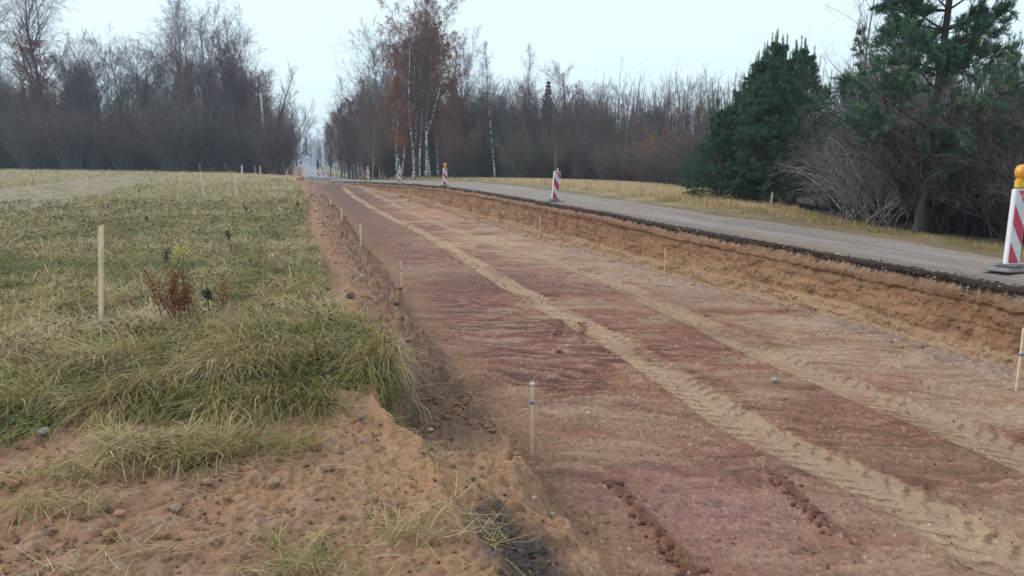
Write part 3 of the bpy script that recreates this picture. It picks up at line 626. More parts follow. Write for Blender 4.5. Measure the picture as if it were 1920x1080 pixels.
M_pole = M('weathered_pole', (.36, .36, .37), .9, var=.2, vscale=6); M_dark = M('dark_paint', (.02, .022, .035), .6); M_pale = M('pale_paint', (.7, .72, .76), .6, var=.05)

def stake(px, py, hpx, wcm, label, tape=False, y=None, lean=0, wood=None, depth=.02, group=None):
    if y is None: gx, gy = unpf(px, py, lambda a, b: float(H(a, b)))
    else: gy = y; gx = kk(px, py)[0] * y
    d = gy * math.cos(PITCH) * 1.03; h = hpx / F * gy * 1.02
    r = empty('survey_stake', (gx, gy, float(H(gx, gy)) - .03), (random.uniform(-.02, .02), lean, random.uniform(-.3, .3)))
    bm = bmesh.new(); box(bm, (0, 0, (h + .03) / 2), (wcm / 100, depth, h + .03))
    for v in bm.verts:
        if v.co.z > h * .9: v.co.z += (.012 if v.co.x > 0 else -.008)
        if v.co.z < .1: v.co.x *= .8
    bm_obj('post', bm, wood or M_wood, r, bevel=.0018)
    if tape:
        bm = bmesh.new(); tz = h * tape; box(bm, (0, 0, tz), (wcm / 100 + .006, depth + .006, .022)); bm_obj('marking_tape', bm, M_tape, r, bevel=.002)
        if tape > .7:
            bm = bmesh.new(); box(bm, (0, 0, h + .012), (wcm / 100 * 1.5, depth * 1.6, .012)); bm_obj('cap', bm, M_pale, r, bevel=.002)
    tag(r, label, 'stake', group or 'wooden survey stakes'); return r
stake(188, 601, 192, 4.9, 'tall thick wooden stake standing alone in the long grass near the camera', y=6.4, lean=.085)
stake(382, 366, 46, 8, 'wooden stake in the field, leftmost of the middle-distance pair', y=35, lean=-.07)
stake(444, 368, 45, 8, 'wooden stake in the field, right one of the middle-distance pair', y=34.2, lean=-.04)
stake(455, 340, 30, 11, 'wooden stake in the far grass right behind the middle-distance pair', y=56)
stake(489, 339, 26, 10, 'thin wooden stake in the far grass between the pair and the trench corner', y=58)
stake(478, 322, 19, 13, 'distant pale stake against the wood, left of the leaning pole', y=84)
stake(503, 325, 19, 13, 'distant pale stake against the wood, right of the leaning pole', y=84)
for i, (px, py, hp, yy_, lab) in enumerate([(573, 343, 15, 66, 'small pale stake on the bank at the trench end, nearest of a row'), (568, 336, 13, 74, 'small pale stake on the bank at the trench end, second of a row'),
        (563, 330, 14, 84, 'small pale stake on the road bank, third of a row'), (561, 322, 14, 95, 'small pale stake on the far road bank, farthest of a row')]):
    stake(px, py, hp + 2, 12, lab, y=yy_)
stake(997, 851, 144, 2.6, 'stake with blue tape and pale cap, nearest on the left of the trench floor', tape=.76, depth=.02)
stake(753, 553, 62, 3.6, 'thin grey stake with blue tape, second on left side of the trench floor', tape=.8)
stake(677, 466, 40, 5.5, 'thin stake, third on the left side of the trench floor')
stake(641, 419, 32, 5.5, 'thin pale stake, fourth on the left side of the trench floor')
stake(620, 390, 18, 7, 'tiny stake, farthest on the left side of the trench floor')
stake(1906, 731, 119, 3.4, 'leaning stake with blue mark below the bank at the right photo edge', tape=.62, lean=.03)
stake(1246, 517, 53, 3.2, 'stake with blue mark at the foot of the cut bank, second from the right', tape=.66)
stake(1012, 446, 40, 4.5, 'stake at the foot of the cut bank below the nearer striped board')
stake(894, 411, 27, 5, 'small brown stake at the foot of the cut bank, farthest one', wood=M_wood2)
stake(1444, 410, 30, 7, 'single stake on the grass verge in front of the pines', y=24, lean=.04)
stake(712, 334, 18, 7, 'thin grey stake on the far verge between two striped boards', y=75, wood=M_wood2)
def lying(px0, py0, px1, py1, label):
    a = unpf(px0, py0, lambda a, b: float(H(a, b))); b = unpf(px1, py1, lambda a, b: float(H(a, b)))
    A = Vector((*a, float(H(*a)) + .07)); B = Vector((*b, float(H(*b)) + .06)); d = B - A
    r = bmesh.new(); box(r, (0, 0, 0), (d.length, .05, .03)); o = bm_obj('lath', r, M_wood, bevel=.002); o.location = (A + B) / 2
    o.rotation_euler = d.to_track_quat('X', 'Z').to_euler(); tag(o, label, 'lath')
lying(577, 389, 602, 398, 'pale wooden lath lying on the soil bank beside the trench')
lying(565, 358, 580, 357, 'shorter pale lath lying on the far end of the soil bank')

# ------------------------------------------------------------------ striped marker boards
def clip(poly, f):
    out = []
    for i, p in enumerate(poly):
        q = poly[(i + 1) % len(poly)]; a, b = f(p), f(q)
        if a >= 0: out.append(p)
        if (a >= 0) != (b >= 0): t_ = a / (a - b); out.append((p[0] + (q[0] - p[0]) * t_, p[1] + (q[1] - p[1]) * t_))
    return out
TXT = {}
def letters(parent, txt, size, loc, mat):
    if txt not in TXT:
        cu = bpy.data.curves.new('t', 'FONT'); cu.body = txt; cu.size = 1; cu.align_x = 'CENTER'; cu.extrude = .02
        ob = bpy.data.objects.new('t', cu); COL.objects.link(ob); dg = bpy.context.evaluated_depsgraph_get()
        TXT[txt] = bpy.data.meshes.new_from_object(ob.evaluated_get(dg)); bpy.data.objects.remove(ob)
        TXT[txt].materials.clear(); TXT[txt].materials.append(mat)
    o = bpy.data.objects.new('lettering', TXT[txt]); COL.objects.link(o); o.parent = parent; o.scale = (size, size, size * .3)
    o.rotation_euler = (math.pi / 2, 0, 0); o.location = loc; return o
def board(px, py, top, bot, label, lamp=None, yaw=.3, lean=.06, y=None, flip=False, stub=True, text=True):
    if y is None: y = 1.0 * F / (bot - top) * .985
    x = kk(px, py)[0] * y; z = float(H(x, y)); W, Hh, D, z0 = .26, .97, .06, .07
    r = empty('marker_board', (x, y, z), (random.uniform(-.02, .02), lean, yaw))
    bm = bmesh.new(); box(bm, (0, 0, .035), (.66, .38, .05)); box(bm, (-.02, .0, .085), (.34, .30, .035), Matrix.Rotation(.2, 3, 'Z'))
    for v in bm.verts:
        if v.co.z > .06: v.co.x *= .86; v.co.y *= .84
    bm_obj('foot', bm, M_rub, r, bevel=.012)
    bm = bmesh.new(); box(bm, (0, 0, z0 + .02), (.05, .04, .16)); bm_obj('post', bm, M_white, r, bevel=.004)
    bm = bmesh.new(); box(bm, (0, 0, z0 + .03 + Hh / 2), (W, D, Hh)); pnl = bm_obj('panel', bm, M_white, r, bevel=.009)
    fw, fh = W - .036, Hh - .036; cz = z0 + .03 + Hh / 2
    bm = bmesh.new(); box(bm, (0, -D / 2 - .0005, cz), (fw, .003, fh)); bm_obj('reflective_sheet', bm, M_refl, pnl)
    rect = [(-fw / 2, -fh / 2), (fw / 2, -fh / 2), (fw / 2, fh / 2), (-fw / 2, fh / 2)]; k = 1.25; bw = .245
    for j in (-1, 0, 1):
        cy = j * bw * 1.95 + .02; sg = -1 if not flip else 1
        poly = clip(rect, lambda p: p[1] - sg * k * p[0] - (cy - bw / 2)); poly = clip(poly, lambda p: (cy + bw / 2) - (p[1] - sg * k * p[0])) if poly else poly
        if len(poly) < 3: continue
        bm = bmesh.new(); f = bm.faces.new([bm.verts.new((p[0], -D / 2 - .0035, cz + p[1])) for p in poly]); ex = bmesh.ops.extrude_face_region(bm, geom=[f])
        for v in ex['geom']:
            if isinstance(v, bmesh.types.BMVert): v.co.y += .0012
        bmesh.ops.recalc_face_normals(bm, faces=bm.faces[:]); bm_obj('stripe', bm, M_red, pnl)
    if text: letters(pnl, 'VA', .075, (.045 * (1 if not flip else -1), -D / 2 - .004, cz + fh / 2 - .09), M_white)
    top_ = cz + Hh / 2
    if lamp:
        bm = bmesh.new(); box(bm, (0, 0, top_ + .05), (.045, .03, .10)); bm_obj('lamp_bracket', bm, M_white, r, bevel=.004)
        bm = bmesh.new(); box(bm, (-.02, 0, top_ + .07), (.13, .085, .12)); hs = bm_obj('lamp_housing', bm, M_yel if lamp == 1 else M_lens_dull, r, bevel=.014)
        bm = bmesh.new(); lathe(bm, [(.05, -.052), (.092, -.045), (.10, -.02), (.10, .02), (.092, .045), (.05, .052)], 24, Matrix.Rotation(math.pi / 2, 3, 'X'), (0, 0, top_ + .215))
        bm_obj('lamp_lens', bm, M_amber if lamp == 1 else M_lens_dull, hs, smooth=True)
    elif stub:
        bm = bmesh.new(); box(bm, (.01, 0, top_ + .045), (.035, .03, .09)); box(bm, (.014, 0, top_ + .09), (.06, .035, .02)); bm_obj('lamp_bracket', bm, M_white, r, bevel=.003)
    tag(r, label, 'marker board', 'red and white striped marker boards'); return r
board(1893, 512, 362, 502, 'striped marker board with amber lamp at the right edge of the photo, nearest one', lamp=1, yaw=.42, lean=.05, y=9.55)
board(1040, 377, 320, 372, 'striped marker board without lamp on the road edge, second nearest', yaw=.42, lean=.075)
board(834, 347, 312, 344, 'striped marker board with amber lamp, third nearest on the road edge', lamp=1, yaw=.25, lean=.03, y=45)
board(749, 340, 317, 338, 'striped marker board without lamp, fourth nearest on the road edge', yaw=.25, lean=.03, y=62)
board(690, 338, 319, 337, 'striped marker board with dull lamp at the far end of the road edge', lamp=2, yaw=.1, lean=.01, y=74)
board(598, 338, 320, 337, 'left one of the three striped boards closing the far road', yaw=.1, lean=-.02, y=79)
board(608, 337, 320, 337, 'middle one of three boards closing the far road, stripes sloping the other way', lamp=2, yaw=.0, lean=0, y=78.5, flip=True)
board(616, 337, 321, 337, 'right one of the three striped boards closing the far road, with pale lamp', lamp=2, yaw=.15, lean=.0, y=79)
bx_, by_ = kk(597, 330)[0] * 80.5, 80.5
r = empty('barrier_rail', (bx_, by_, float(H(bx_, by_))))
bm = bmesh.new(); box(bm, (-.1, 0, .42), (1.5, .04, .10)); bm_obj('rail', bm, M_white, r, bevel=.01)
for sx in (-.7, .5):
    bm = bmesh.new(); box(bm, (sx, 0, .2), (.05, .05, .42)); bm_obj('leg', bm, M_dark, r)
    bm = bmesh.new(); box(bm, (sx, 0, .03), (.12, .5, .06)); bm_obj('foot', bm, M_rub, r)
tag(r, 'low white barrier rail behind the three far striped boards', 'barrier')
# round road sign on the far verge
x_, y_ = kk(631, 330)[0] * 96, 96.0
r = empty('road_sign', (x_, y_, float(H(x_, y_))))
bm = bmesh.new(); lathe(bm, [(.03, 0), (.03, 1.9)], 10); bm_obj('post', bm, M_pole, r)
bm = bmesh.new(); lathe(bm, [(.31, -.01), (.31, .01)], 28, Matrix.Rotation(math.pi / 2, 3, 'X'), (0, -.045, 1.72)); sg_ = bm_obj('sign_face', bm, M_white, r)
bm = bmesh.new(); box(bm, (0, -.062, 1.72), (.30, .008, .09)); bm_obj('dark_bar', bm, M_dark, sg_)
bm = bmesh.new(); lathe(bm, [(.2, -.01), (.2, .01)], 24, Matrix.Rotation(math.pi / 2, 3, 'X'), (0, -.045, 1.15)); bm_obj('lower_sign_face', bm, M_refl, r)
tag(r, 'small round white road sign on the verge right of the far striped boards', 'road sign')
# dark post with pale arms beside the far road
x_, y_ = kk(596, 318)[0] * 172, 172.0
r = empty('direction_post', (x_, y_, float(H(x_, y_)) + .1))
bm = bmesh.new(); lathe(bm, [(.30, 0), (.30, .25), (.20, .3), (.22, 1.2), (.30, 1.5), (.30, 2.6), (.2, 2.9)], 14); bm_obj('post', bm, M_dark, r, smooth=True)
for sx, zz_ in ((-.72, 2.15), (.72, 2.4)):
    bm = bmesh.new(); box(bm, (sx, 0, zz_), (.8, .06, .34)); bm_obj('sign_arm', bm, M_pale, r, bevel=.01)
tag(r, 'dark post with a pale board on each side by the far road', 'signpost')

# ------------------------------------------------------------------ poles, wire, distant house
def pole(px, pb, ptop, y, px_t, name, label, r0=.17):
    x = kk(px, pb)[0] * y; z = float(H(x, y)); a, b = kk(px_t, ptop); X, Z = a * y, CZ + b * y
    d = Vector((X - x, 0, Z - z)); r = empty(name, (x, y, z - .1)); r.rotation_euler = d.to_track_quat('Z', 'Y').to_euler(); h = d.length
    bm = bmesh.new(); lathe(bm, [(r0, 0), (r0 * .62, h)], 12); bm_obj('shaft', bm, M_pole, r, smooth=True)
    bm = bmesh.new(); box(bm, (0, 0, h - .25), (.10, 1.3, .10)); cr = bm_obj('crossarm', bm, M_pole, r, bevel=.01)
    for s_ in (-.55, 0, .55):
        bm = bmesh.new(); lathe(bm, [(.04, 0), (.06, .05), (.045, .12), (.02, .15)], 8, None, (0, s_, h - .2)); bm_obj('insulator', bm, M_white, cr)
    tag(r, label, 'utility pole'); return Vector((X, y, Z))
P1 = pole(499, 318, 172, 87, 489, 'utility_pole', 'grey utility pole leaning left in front of the left wood', .2)
P2 = pole(512, 315, 232, 118, 508, 'utility_pole', 'second fainter utility pole behind the leaning one', .2)
def wire(a, b, sag, label):
    V = []; n = 26; s = 4
    for i in range(n):
        t_ = i / (n - 1); p = a.lerp(b, t_) - Vector((0, 0, sag * 4 * t_ * (1 - t_)))
        for j in range(s): V.append((p.x, p.y + .016 * math.cos(1.57 * j), p.z + .016 * math.sin(1.57 * j)))
    Fq = [[i * s + j, i * s + (j + 1) % s, (i + 1) * s + (j + 1) % s, (i + 1) * s + j] for i in range(n - 1) for j in range(s)]
    o = mk('overhead_wire', np.array(V), [np.array(Fq)], M_dark); tag(o, label, 'wire')
_a, _b = kk(640, 262); wire(P1 + Vector((0, 0, -.1)), Vector((_a * 95, 95, CZ + _b * 95)), .5, 'thin overhead wire crossing above the far road')
x_, y_ = kk(568, 308)[0] * 305, 305.0
r = empty('house', (x_, y_, float(H(x_ , y_)) - .2), (0, 0, -.25))
bm = bmesh.new(); box(bm, (0, 0, 1.6), (4.4, 6, 3.2)); bm_obj('wall', bm, M('pale_render', (.62, .64, .68), .8, var=.05), r)
bm = bmesh.new(); v = [bm.verts.new(p) for p in ((-2.5, -3.3, 3.2), (2.5, -3.3, 3.2), (0, -3.3, 4.8), (-2.5, 3.3, 3.2), (2.5, 3.3, 3.2), (0, 3.3, 4.8))]
for q in ((0, 1, 2), (3, 5, 4), (0, 2, 5, 3), (1, 4, 5, 2), (0, 3, 4, 1)): bm.faces.new([v[i] for i in q])
bm_obj('roof', bm, M('roof_sheet', (.42, .43, .46), .7), r)
bm = bmesh.new(); box(bm, (.8, -3.02, 1.7), (1, .06, 1.1)); bm_obj('window', bm, M_dark, r)
bm = bmesh.new(); box(bm, (-1.1, -3.02, 1.05), (.95, .06, 2.1)); bm_obj('door', bm, M_dark, r)
tag(r, 'small pale house glimpsed at the end of the far road', 'house')
# ------------------------------------------------------------------ trees
def nrm(v): return v / np.maximum(np.linalg.norm(v, axis=-1, keepdims=True), 1e-9)
def tube(P, R, s):
    n, k = P.shape[:2]; d = nrm(P[:, -1] - P[:, 0]); h = nrm(np.where(np.abs(d[:, 2:3]) < .9, np.array([[0, 0, 1.]]), np.array([[1., 0, 0]])) + .3 * rng.normal(size=(n, 3)))
    a = nrm(np.cross(d, h)); b = np.cross(d, a)
    if s == 2:
        V = np.stack([P - a[:, None] * R[..., None], P + a[:, None] * R[..., None]], 2)
        i = np.arange(n * k * 2).reshape(n, k, 2); f = np.stack([i[:, :-1, 0], i[:, :-1, 1], i[:, 1:, 1], i[:, 1:, 0]], -1).reshape(-1, 4)
    else:
        th = np.arange(s) * 2 * math.pi / s
        V = P[:, :, None] + (a[:, None, None] * np.cos(th)[None, None, :, None] + b[:, None, None] * np.sin(th)[None, None, :, None]) * R[..., None, None]
        i = np.arange(n * k * s).reshape(n, k, s); j = np.roll(i, -1, 2)
        f = np.stack([i[:, :-1], j[:, :-1], j[:, 1:], i[:, 1:]], -1).reshape(-1, 4)
    return V.reshape(-1, 3), f
def grow(P, R, m, t0=.2, t1=1., ratio=.4, ang=.8, up=.2, droop=0., k=4, rr=.5, taper=.25, jit=.12, prof=None, rmin=.002):
    n, kp = P.shape[:2]; i = np.repeat(np.arange(n), m); t = np.tile((np.arange(m) + .5) / m, n) + rng.uniform(-.5, .5, n * m) / m
    t = np.clip(t0 + (t1 - t0) * t, 0, .999); f = t * (kp - 1); a = f.astype(int); u = (f - a)[:, None]
    p = P[i, a] * (1 - u) + P[i, a + 1] * u; tg = nrm(P[i, a + 1] - P[i, a]); r = R[i, a] * (1 - u[:, 0]) + R[i, a + 1] * u[:, 0]
    Lp = np.linalg.norm(np.diff(P, axis=1), axis=2).sum(1)[i]; q = (t - t0) / max(t1 - t0, 1e-6)
    L = Lp * ratio * (prof(q) if prof else (1 - .55 * q)) * rng.uniform(.65, 1.3, len(i))
    pr = nrm(np.cross(tg, rng.normal(size=tg.shape))); an = ang * rng.uniform(.7, 1.3, len(i))[:, None]
    d = nrm(tg * np.cos(an) + pr * np.sin(an) + np.array([0, 0, up])); Q = np.zeros((len(i), k, 3)); Q[:, 0] = p
    for j in range(1, k):
        d = nrm(d + np.array([0, 0, -droop]) * (j / k) + jit * rng.normal(size=d.shape)); Q[:, j] = Q[:, j - 1] + d * (L / (k - 1))[:, None]
    r0 = np.maximum(r * rr, rmin); RR = r0[:, None] * np.linspace(1, taper, k)[None]
    return Q, np.maximum(RR, rmin * .6)
def cat_(parts):
    V, Fc, o = [], [], 0
    for v, f in parts: V.append(v); Fc.append(f + o); o += len(v)
    return np.concatenate(V), np.concatenate(Fc)
def trunk_curve(h, r, k=14, bend=.03, lean=(0, 0), r1=.12):
    t = np.linspace(0, 1, k); ph = rng.uniform(0, 6, 4)
    x = h * (bend * (np.sin(t * 3 + ph[0]) - math.sin(ph[0])) + bend * .35 * (np.sin(t * 9 + ph[1]) - math.sin(ph[1])) + lean[0] * t ** 1.3)
    y = h * (bend * (np.sin(t * 3 + ph[2]) - math.sin(ph[2])) + lean[1] * t ** 1.3)
    fl = 1 + .5 * np.exp(-t * 30)
    return np.stack([x, y, h * t], -1)[None], (r * (1 - (1 - r1) * t) * fl)[None]
def bark(name, base, dark, birch=False):
    m = bpy.data.materials.new(name); m.use_nodes = True; n = m.node_tree; b = n.nodes['Principled BSDF']; b.inputs['Roughness'].default_value = .9
    tc = n.nodes.new('ShaderNodeTexCoord'); mp = n.nodes.new('ShaderNodeMapping'); mp.inputs['Scale'].default_value = (3, 3, 2.6) if birch else (6, 6, 1.2)
    nz = n.nodes.new('ShaderNodeTexNoise'); nz.inputs['Scale'].default_value = 1.4; nz.inputs['Detail'].default_value = 4
    cr = n.nodes.new('ShaderNodeValToRGB'); cr.color_ramp.elements[0].position = .46 if birch else .35; cr.color_ramp.elements[1].position = .53 if birch else .7
    cr.color_ramp.elements[0].color = (*dark, 1); cr.color_ramp.elements[1].color = (*base, 1)
    n.links.new(tc.outputs['Object'], mp.inputs[0]); n.links.new(mp.outputs[0], nz.inputs[0]); n.links.new(nz.outputs[0], cr.inputs[0]); n.links.new(cr.outputs[0], b.inputs['Base Color']); return m
B_birch = bark('birch_bark', (.80, .78, .75), (.06, .05, .05), True); B_grey = bark('grey_bark', (.16, .155, .135), (.07, .065, .06)); B_pale = bark('pale_bark', (.34, .34, .31), (.14, .13, .12))
B_pine = bark('pine_bark', (.17, .095, .065), (.05, .035, .03)); B_dark = bark('dark_bark', (.07, .06, .055), (.035, .03, .03))
T_grey = M('grey_twigs', (.14, .105, .10), .9); T_pur = M('purple_twigs', (.155, .092, .10), .9); T_red = M('reddish_twigs', (.165, .082, .072), .9); T_dk = M('dim_twigs', (.145, .12, .118), .9); T_green = M('lichen_twigs', (.135, .125, .085), .9)
T_pale = M('pale_twigs', (.22, .20, .19), .9)
L_rust = M('rust_leaves', attr=True, rough=.7, transl=.25); N_pine = M('pine_needles', attr=True, rough=.6, spec=.3, transl=.12)
PR = {}
def finish(key, name, tr, limbs, crown, bm_, tm, leaves=None, lm=None, extra=None):
    r = bpy.data.objects.new(name, None); 
    v, f = cat_(tr); a = mk('trunk', v, [f], bm_, link=False); v, f = cat_(limbs + crown) if limbs + crown else (None, None)
    ch = [a]
    if v is not None: ch.append(mk('crown', v, [f], tm, link=False))
    if leaves: V, Fc, C = leaves; ch.append(mk('foliage', V, [Fc], lm, C, smooth=False, link=False))
    PR[key] = (name, [c.data for c in ch], [c.name.split('.')[0] for c in ch], extra)
    for c in ch: bpy.data.objects.remove(c)
def plant(key, x, y, h, label, cat, group=None, z=None, rz=None, lean=0, wide=1.0):
    name, ms, ns, h0 = PR[key]; s = h / h0; z = float(H(x, y)) - .05 if z is None else z
    r = empty(name, (x, y, z), (0, lean, random.uniform(0, 6.28) if rz is None else rz)); r.scale = (s * wide, s * wide, s)
    for m, n_ in zip(ms, ns):
        c = bpy.data.objects.new(n_, m); COL.objects.link(c); c.parent = r
    tag(r, label, cat, group); return r
def leafset(P, n, size, table, drop=.05, spread=.05):
    """small leaf faces hung along twig curves"""
    i = rng.integers(0, len(P), n); t = rng.uniform(.2, 1, n) * (P.shape[1] - 1); a = np.minimum(t.astype(int), P.shape[1] - 2); u = (t - a)[:, None]
    c = P[i, a] * (1 - u) + P[i, a + 1] * u + rng.normal(size=(n, 3)) * spread; c[:, 2] -= drop
    d1 = nrm(rng.normal(size=(n, 3))) * size * rng.uniform(.6, 1.4, (n, 1)); d2 = nrm(np.cross(d1, rng.normal(size=(n, 3)))) * size * .6
    V = np.stack([c - d1 / 2, c + d2 / 2, c + d1 / 2, c - d2 / 2], 1).reshape(-1, 3); f = np.arange(n * 4).reshape(n, 4)
    T = np.array(table); col = T[rng.integers(0, len(T), n)] * rng.uniform(.7, 1.3, (n, 1)); return V, f, np.repeat(col, 4, 0)
def bare(key, name, h, r, bk, tm, n1=44, t0=.25, ratio=.33, ang=.75, up=.35, droop=.05, n2=8, n3=7, fine=3, tw=.006, bend=.025, lean=(0, 0), prof=None, leaves=None, forks=0, wt=1.0, twd=.12):
    P0, R0 = trunk_curve(h, r, bend=bend, lean=lean); tr = [tube(P0, R0, 9)]; par, parR = P0, R0; lim = []
    if forks:
        Pf, Rf = grow(P0, R0, forks, t0=.22, t1=.62, ratio=.62, ang=.42, up=.5, droop=-.05, k=9, rr=.62, prof=lambda q: 1 - .35 * q, jit=.07, taper=.15); tr.append(tube(Pf, Rf, 6))
    P1, R1 = grow(P0, R0, n1, t0=t0, t1=.99, ratio=ratio, ang=ang, up=up, droop=droop, k=6, rr=.42, prof=prof or (lambda q: .55 + .9 * q - 1.25 * q * q), jit=.10, taper=.2, rmin=tw * 1.5)
    if forks:
        Pf1, Rf1 = grow(Pf, Rf, max(6, n1 // 4), t0=.2, t1=.99, ratio=ratio * 1.1, ang=ang, up=up, droop=droop, k=6, rr=.42, jit=.10, taper=.2, rmin=tw * 1.5)
        P1 = np.concatenate([P1, Pf1]); R1 = np.concatenate([R1, Rf1])
    lim.append(tube(P1, R1, 4))
    P2, R2 = grow(P1, R1, n2, t0=.2, ratio=.42, ang=.7, up=.12, droop=droop * 1.5, k=5, rr=.5, jit=.16, rmin=tw)
    P3, R3 = grow(P2, R2, n3, t0=.1, ratio=.5, ang=.65, up=-.02, droop=twd, k=4, rr=.6, jit=.18, rmin=tw * .7 * wt)
    cr = [tube(P2, R2, 3), tube(P3, R3, 2)]; PL = P3
    if fine:
        P4, R4 = grow(P3, R3, fine, t0=.15, ratio=.6, ang=.6, up=-.05, droop=twd, k=3, rr=.8, jit=.2, rmin=tw * .5 * wt); cr.append(tube(P4, R4, 2)); PL = P4
    lv = leafset(PL, *leaves) if leaves else None
    finish(key, name, tr, lim, cr, bk, tm, lv, L_rust, h)
RUST = [(.40, .13, .06), (.30, .10, .05), (.46, .18, .07), (.25, .09, .06), (.50, .23, .08)]
GOLD = [(.42, .20, .07), (.34, .15, .06), (.48, .26, .09), (.30, .11, .05)]
q_ = lambda *a: (lambda q: np.interp(q, *a))
bare('birch1', 'birch_tree', 18, .15, B_birch, T_pur, n1=52, t0=.28, ratio=.27, ang=.6, up=.5, droop=.10, n2=8, n3=7, fine=2, tw=.008, twd=.35)
bare('birch2', 'birch_tree', 18, .13, B_birch, T_pur, n1=46, t0=.36, ratio=.20, ang=.5, up=.5, droop=.1, n2=8, n3=7, fine=2, tw=.008, bend=.03, twd=.35)
bare('birchbig', 'birch_tree', 20, .18, B_birch, T_pur, n1=60, t0=.26, ratio=.34, ang=.65, up=.5, droop=.10, n2=10, n3=8, fine=3, tw=.009, forks=3, twd=.45, leaves=(34000, .075, RUST))
bare('birchrust', 'birch_tree', 17, .17, B_birch, T_red, n1=56, t0=.2, ratio=.36, ang=.75, up=.3, droop=.14, n2=9, n3=8, fine=1, tw=.008, twd=.5, leaves=(80000, .085, RUST))
bare('birchgold', 'birch_tree', 14, .12, B_birch, T_red, n1=46, t0=.22, ratio=.34, ang=.75, up=.3, droop=.14, n2=8, n3=7, fine=1, tw=.008, twd=.5, leaves=(45000, .085, GOLD + RUST[:2]))
bare('greybirch', 'birch_tree', 20, .22, B_pale, T_pur, n1=60, t0=.22, ratio=.36, ang=.7, up=.45, droop=.10, n2=10, n3=9, fine=3, tw=.009, forks=4, twd=.5)
bare('greybirch2', 'birch_tree', 22, .24, B_grey, T_pur, n1=60, t0=.3, ratio=.38, ang=.75, up=.4, droop=.12, n2=10, n3=9, fine=4, tw=.009, forks=4, bend=.04, twd=.5)
for i, (bk, tm, fk) in enumerate([(B_grey, T_grey, 0), (B_grey, T_pur, 2), (B_pale, T_green, 0), (B_dark, T_grey, 1)]):
    bare('alder%d' % i, 'bare_tree', 15, .13, bk, tm, n1=54, t0=.12 + .05 * i, ratio=.28 + .02 * i, ang=.85, up=.28, droop=.0, n2=9, n3=8, fine=3, tw=.011, forks=fk + 1, prof=q_([0, .5, 1], [.9, 1, .7]), twd=.05)
bare('oak', 'bare_tree', 13, .22, B_dark, T_pur, n1=30, t0=.25, ratio=.40, ang=.9, up=.25, droop=-.06, n2=10, n3=9, fine=3, tw=.012, forks=3, prof=q_([0, .5, 1], [.9, 1, .5]), twd=-.02, leaves=(4000, .08, RUST))
bare('redtree', 'bare_tree', 11, .11, B_grey, T_red, n1=36, t0=.08, ratio=.27, ang=.6, up=.45, droop=0, n2=9, n3=8, fine=2, tw=.010, prof=q_([0, .6, 1], [1, .9, .4]), twd=.05, leaves=(3500, .07, RUST))
bare('redleaf', 'bare_tree', 12, .13, B_dark, T_red, n1=34, t0=.15, ratio=.30, ang=.8, up=.3, droop=0, n2=8, n3=7, fine=1, tw=.010, twd=.05, leaves=(16000, .085, [(.22, .075, .06), (.17, .06, .055), (.28, .10, .06), (.14, .06, .05)]))
bare('leaning', 'bare_tree', 12, .17, B_dark, T_grey, n1=18, t0=.35, ratio=.42, ang=.6, up=.45, droop=-.05, n2=7, n3=6, fine=1, tw=.012, lean=(.26, 0), forks=2)
bare('nearbirch', 'birch_tree', 10, .085, B_pale, T_pale, n1=26, t0=.22, ratio=.36, ang=.7, up=.55, droop=.02, n2=7, n3=6, fine=2, tw=.0035, forks=2, twd=.0)
bare('nearbare', 'bare_tree', 9, .08, B_dark, T_grey, n1=30, t0=.2, ratio=.30, ang=.8, up=.4, droop=.02, n2=8, n3=6, fine=2, tw=.004, forks=1, twd=.0)
def shrub(key, h, stems, spread, tm, bk, tw=.004, n2=9, n3=7, n4=4, name='bare_shrub', arch=.25, leaves=None):
    n = stems; az = rng.uniform(0, 6.28, n); P = np.zeros((n, 8, 3)); P[:, 0, :2] = rng.normal(size=(n, 2)) * .18 * h / 3
    d = nrm(np.stack([np.cos(az) * spread, np.sin(az) * spread, rng.uniform(.7, 1.3, n)], -1)); L = h * rng.uniform(.6, 1.25, n)
    for j in range(1, 8):
        d = nrm(d + np.array([0, 0, -arch]) * (j / 8) + .07 * rng.normal(size=d.shape)); P[:, j] = P[:, j - 1] + d * (L / 7)[:, None]
    R = (.006 * h + .004) * np.linspace(1, .2, 8)[None] * rng.uniform(.7, 1.3, (n, 1))
    P2, R2 = grow(P, R, n2, t0=.15, ratio=.38, ang=.6, up=.15, k=5, rr=.55, jit=.14, rmin=tw); P3, R3 = grow(P2, R2, n3, t0=.1, ratio=.5, ang=.6, up=.05, k=4, rr=.6, jit=.18, rmin=tw * .7)
    cr = [tube(P2, R2, 3), tube(P3, R3, 2)]
    if n4: P4, R4 = grow(P3, R3, n4, t0=.1, ratio=.55, ang=.6, up=0, k=3, rr=.8, jit=.2, rmin=tw * .5); cr.append(tube(P4, R4, 2))
    finish(key, name, [tube(P, R, 5)], [], cr, bk, tm, leafset(P3, *leaves) if leaves else None, L_rust, h)
    ms = PR[key]; PR[key] = (ms[0], ms[1], ['stems', 'twigs', 'foliage'][:len(ms[1])], ms[3])
shrub('shrubpale', 4, 26, .8, T_pale, B_pale, tw=.0042, n4=2); shrub('shrubgrey', 4, 30, .55, T_dk, B_dark, tw=.0055); shrub('shrubpur', 4, 34, .5, T_dk, B_dark, tw=.0055)
shrub('brush1', 4, 34, .35, T_grey, B_grey, tw=.012, n4=3, arch=.05); shrub('brush2', 4, 34, .4, T_red, B_dark, tw=.012, n4=3, arch=.05); shrub('brush3', 4, 34, .35, T_green, B_grey, tw=.012, n4=3, arch=.05)
shrub('brushleaf', 3.4, 20, .4, T_red, B_dark, tw=.010, n4=1, arch=.05, leaves=(5000, .085, GOLD))

